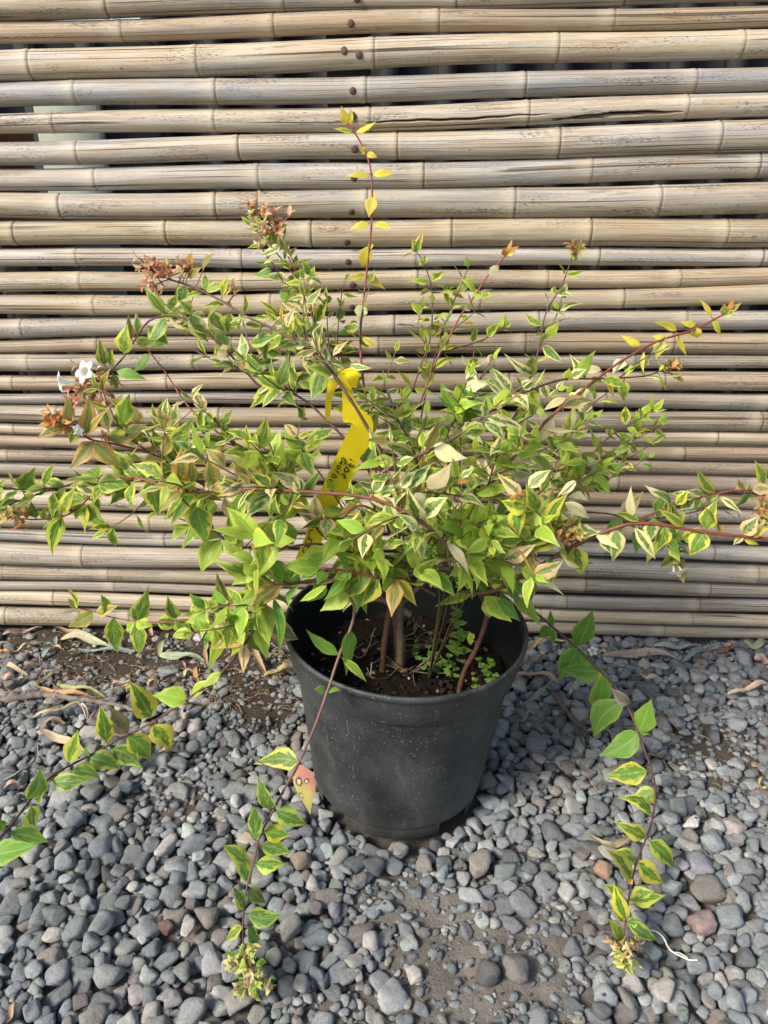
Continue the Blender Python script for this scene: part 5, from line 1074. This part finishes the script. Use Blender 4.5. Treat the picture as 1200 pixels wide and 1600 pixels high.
for P, w, c, lab, kw in (
    ([(4, 990), (35, 989), (66, 982)], 10, PNK, 'long pinkish dry leaf at the foot of the fence near the left edge', {}),
    ([(75, 976), (95, 986), (132, 991)], 12, TANc, 'tan dry leaf touching the lowest cane left of the trailing shoot', {}),
    ([(90, 999), (130, 997), (170, 1013)], 15, CRM, 'broad cream dry leaf turning green towards one end near the fence', dict(col2=GRN)),
    ([(122, 1016), (165, 1020), (211, 1015)], 12, BLU, 'blue-green dry leaf lying level on the soil below a cream one', {}),
    ([(89, 997), (78, 1015), (64, 1030)], 12, BLU, 'blue-grey dry leaf slanting down over stones near the left edge', {}),
    ([(250, 1026), (283, 1027), (320, 1033)], 17, (.36, .42, .27), 'pale green broad fallen leaf alone on bare soil', dict(curl=.2)),
    ([(262, 990), (252, 1006), (250, 1024)], 12, OLV, 'olive dry leaf standing on edge above the pale green fallen leaf', {}),
    ([(398, 996), (402, 1025), (415, 1056)], 15, TANc, 'folded tan dry leaf pointing down towards the pot', dict(curl=.7)),
    ([(413, 1057), (430, 1052), (457, 1041)], 12, (.46, .36, .13), 'yellowish curled dry leaf touching the left side of the pot', {}),
    ([(307, 1040), (306, 1055), (310, 1073)], 9, ORG, 'narrow orange dry leaf upright under the trailing stem', {}),
    ([(324, 1006), (321, 1022), (322, 1038)], 9, TANc, 'small tan dry leaf beside a folded lime leaf', {}),
    ([(397, 991), (410, 985), (424, 970)], 9, ORG, 'rusty brown leaf scrap against the fence foot left of the pot', {}),
    ([(55, 1069), (85, 1064), (107, 1049)], 12, CRM, 'pale curled dry leaf arching over stones above the grey stick', dict(curl=.8, lift=.012)),
    ([(60, 1076), (100, 1085), (149, 1089)], 9, ORG, 'orange dry leaf lying along the top of the grey stick', {}),
    ([(90, 1072), (120, 1078), (162, 1086)], 11, (.36, .38, .16), 'yellow-green dry leaf crossing above the grey stick', {}),
    ([(0, 1041), (20, 1045), (43, 1053)], 8, CRM, 'cream straw-like leaf strip at the left edge', {}),
    ([(52, 1119), (90, 1113), (126, 1098)], 11, CRM, 'long cream leaf just below the grey stick', dict(curl=.7)),
    ([(124, 1098), (131, 1110), (138, 1127)], 11, (.55, .47, .36), 'whitish rolled leaf end below the grey stick', dict(curl=.9)),
    ([(57, 1143), (75, 1132), (101, 1127)], 12, (.27, .19, .13), 'dull brown leaf among stones under a long cream one', {}),
    ([(66, 1144), (100, 1158), (137, 1177)], 15, (.42, .34, .22), 'flat straw coloured bark strip slanting through the gravel at left', dict(curl=.15, shape='strip')),
    ([(245, 1176), (262, 1178), (278, 1160)], 13, (.47, .31, .18), 'orange-tan curled leaf under the pale end leaf of the trailing stem', dict(curl=.8)),
    ([(5, 1229), (20, 1227), (36, 1231)], 8, PNK, 'short pale pink dry leaf near the left edge among gravel', {}),
    ([(0, 1221), (30, 1212), (55, 1190), (58, 1166)], 7, BLU, 'narrow grey-green leaf curving upward near the left edge', {}),
    ([(275, 1136), (281, 1122), (286, 1109)], 9, (.30, .27, .23), 'grey papery leaf scrap right of the trailing stem', {}),
    ([(823, 1014), (850, 1003), (882, 1001)], 11, TANc, 'long tan dry leaf leading away from the right rim of the pot', dict(curl=.6)),
    ([(942, 1027), (1000, 1022), (1068, 1032)], 15, (.40, .27, .19), 'longest dry leaf on the right, tan turning pinkish grey, below the fence', dict(col2=(.31, .30, .27), spin=.6)),
    ([(1066, 1033), (1095, 1018), (1134, 1011)], 9, BLU, 'narrow grey-green dry leaf crossing the end of the longest one', {}),
    ([(1022, 1008), (1055, 1014), (1088, 1010)], 10, (.40, .38, .31), 'pale dry leaf close under the lowest cane on the right', {}),
    ([(1137, 1086), (1165, 1080), (1198, 1066)], 12, (.55, .43, .30), 'pale straw pointed leaf on dark stones near the right edge', {}),
    ([(808, 1055), (840, 1056), (873, 1064)], 12, PNK, 'pinkish tan dry leaf just right of the pot rim', {}),
    ([(862, 1062), (848, 1083), (820, 1095)], 9, (.25, .26, .19), 'grey-green twisted leaf falling from a pinkish one right of the pot', dict(spin=1.2)),
    ([(996, 1055), (1010, 1060), (1029, 1059)], 7, CRM, 'small cream leaf sliver between dark stones right of the green stem', {}),
    ([(817, 1128), (826, 1118), (844, 1116)], 9, (.38, .25, .16), 'small curled brown leaf on gravel right of the pot', dict(curl=.8)),
    ([(891, 1086), (895, 1077), (903, 1067)], 8, CRM, 'tiny cream leaf standing between stones above the brown stick', {}),
    ([(1162, 1004), (1180, 1011), (1204, 1002)], 16, OLV, 'olive-cream crumpled leaf at the foot of the fence by the right edge', dict(curl=.6)),
    ([(1180, 1028), (1192, 1035), (1206, 1040)], 15, PNK, 'pink dry leaf cut by the right edge of the view', {}),
    ([(1112, 1028), (1127, 1021), (1144, 1012)], 7, RST, 'rust red thin leaf near the fence on the right', {}),
    ([(913, 1299), (930, 1319), (955, 1323), (987, 1310)], 13, OLV, 'olive tan crescent leaf beside the right hand trailing stem', dict(col2=TANc, curl=.5)),
    ([(11, 1601), (17, 1586), (26, 1566)], 10, TANc, 'tan dry leaf scrap at the bottom left corner', {}),
    ([(1192, 1216), (1184, 1224), (1192, 1236), (1202, 1232)], 6, (.42, .36, .14), 'yellowish curled leaf ring at the right edge', {}),
    ([(1012, 1180), (1030, 1182), (1046, 1178)], 5, TANc, 'tiny tan leaf strip by the bend of the right hand stem', {}),
    ([(820, 1050), (836, 1030), (850, 1026)], 6, TANc, 'thin curved tan leaf between the pot rim and the long tan leaf', {}),
    ([(20, 1020), (30, 1016), (52, 1005)], 6, CRM, 'thin cream leaf strip on soil left of the blue-grey leaf', {}),
    ([(0, 1062), (8, 1060), (21, 1058)], 9, PNK, 'short pinkish leaf end at the left edge above the grey stick', {}),
    ([(0, 1017), (8, 1022), (18, 1024)], 10, ORG, 'orange-brown crumpled leaf at the left edge near the fence', dict(curl=.8))):
    litter(P, w, c, lab, **kw)
for (cx, cy, R, col, lab) in ((200, 1080, 10, (.50, .38, .22), 'tightly rolled cream leaf with a dark hollow beside the trailing stem'), (238, 1073, 9, (.36, .29, .17), 'rolled brown leaf curl beside a cream one above the trailing stem')):
    g = on_ground(cx, cy, .008); s = mpp(cx, cy, g[1]); q = MB(); th = np.linspace(0, 8.0, 60); n = 6; V = []
    for a in th:
        r = R*s*(.55+.06*a); V.append([g+rotz(.9 if cx < 220 else -.7)@np.array([(u*(.42+.16*math.sin(a*2.1))+.08*a-.3)*R*s, r*math.cos(a)*(1+.12*u), max(-.004, r*math.sin(a)*.85)+.008+.0006*math.sin(a*5+u)]) for u in np.linspace(-1, 1, n)])
    V = np.array(V); m = len(V); i = np.arange(m-1)[:, None]*n; j = np.arange(n-1)[None]
    q.add(V.reshape(-1, 3), np.stack([i+j, i+j+1, i+n+j+1, i+n+j], -1).reshape(-1, 4), col=np.r_[col, 1]); tag(q.build('dry_leaf', M_dry), lab, 'leaf', 'dry leaves on the ground')
for k in range(34):       # crumpled scraps along the foot of the fence
    if k < 24: px, py = rng.uniform(-10, 440), rng.uniform(982, 1075)
    else: px, py = rng.uniform(840, 1200), rng.uniform(1003, 1045)
    a = rng.uniform(0, 6.28); l = rng.uniform(14, 34); dx, dy = math.cos(a)*l, math.sin(a)*l*.35
    c = [TANc, CRM, PNK, OLV, (.27, .19, .13)][k % 5]
    o = litter([(px-dx/2, py-dy/2), (px+rng.normal()*3, py+rng.normal()*2), (px+dx/2, py+dy/2)], rng.uniform(5, 10), c, 'small crumpled dry leaf scrap among others on the soil along the foot of the fence', curl=rng.uniform(.3, .9), lift=rng.uniform(.001, .006), spin=rng.normal()*.6)
    o['group'] = 'leaf scraps along the foot of the fence'
# brown shreds of straw between the leaves
q = MB()
for _ in range(1000):
    if rng.random() < .75: px, py = rng.uniform(0, 470), rng.uniform(985, 1110)
    else: px, py = rng.uniform(800, 1200), rng.uniform(1000, 1240)
    g = on_ground(px, py, 0); z = ground_top(g[0], g[1])
    if math.hypot(g[0]-.02, g[1]-.763) < .13: continue
    a = rng.uniform(0, 6.28); l = rng.uniform(.004, .02); d = np.array([math.cos(a), math.sin(a), 0])
    P = np.array([g+[0, 0, z+.001], g+d*l*.5+[rng.normal()*.002, 0, z+.0025], g+d*l+[0, rng.normal()*.003, z+.001]])
    tube(q, spline(P, .003), rng.uniform(.0002, .0006), 4, True, col=np.r_[np.array((.30, .20, .11))*rng.uniform(.5, 1.5), 1])
tag(q.build('straw_litter', M_dry), 'fine brown shreds of straw scattered over the soil near the fence', 'litter', kind='stuff')
def gpath(P, lift):
    out = []
    for (px, py) in P:
        g = on_ground(px, py, 0.0)
        for _ in range(3): g = on_ground(px, py, ground_top(g[0], g[1])+lift)
        out.append(g)
    return out
def level(P): z = np.mean([p[2] for p in P]); return [np.array([p[0], p[1], .5*p[2]+.5*z]) for p in P]
dead_twig(level(gpath([(-30, 1093), (20, 1091), (70, 1088), (125, 1091), (175, 1099), (214, 1112)], .004)), .0056, 'long smooth grey stick lying on the gravel at the left edge', (.17, .145, .13), 'stick', 'stick')
dead_twig(level(gpath([(863, 1080), (880, 1104), (900, 1130), (921, 1144)], .004)), .0042, 'short brown stick among dark stones right of the pot', (.15, .115, .085), 'stick', 'stick')
dead_twig(level(gpath([(918, 1143), (935, 1137), (955, 1140)], .004)), .0018, 'thin pale twig forking off the brown stick right of the pot', (.30, .22, .16), 'dead_twig', 'twig')
dead_twig(level(gpath([(905, 1140), (908, 1155), (915, 1165)], .003)), .0022, 'stub of dark twig under the end of the brown stick', (.11, .08, .06), 'dead_twig', 'twig')
q = MB(); tube(q, spline(np.array(gpath([(1013, 1453), (1024, 1455), (1036, 1464), (1044, 1480), (1052, 1488), (1066, 1495), (1078, 1500), (1091, 1500)], .002)), .002), .0009, 7, True, col=np.array((.62, .58, .50, 1)))
tube(q, spline(np.array(gpath([(1052, 1488), (1062, 1489), (1075, 1497)], .0035)), .002), .0006, 6, True, col=np.array((.62, .58, .50, 1)))
tag(q.build('white_root', M_dry), 'thin white curly root trailing over the gravel right of the flower tip', 'root')
g = on_ground(926, 1020, .012); q = MB(); corolla(q, np.array(g)+[0, 0, .004], (-.2, -.6, .75), .0085); sepal_cluster(q, np.array(g)+np.array([.010, .008, .004]), .004, 3, [(.55, .55, .42)], .007)
tag(q.build('fallen_flower', M_petal), 'small fallen white flower on dark stones by the fence', 'flower')
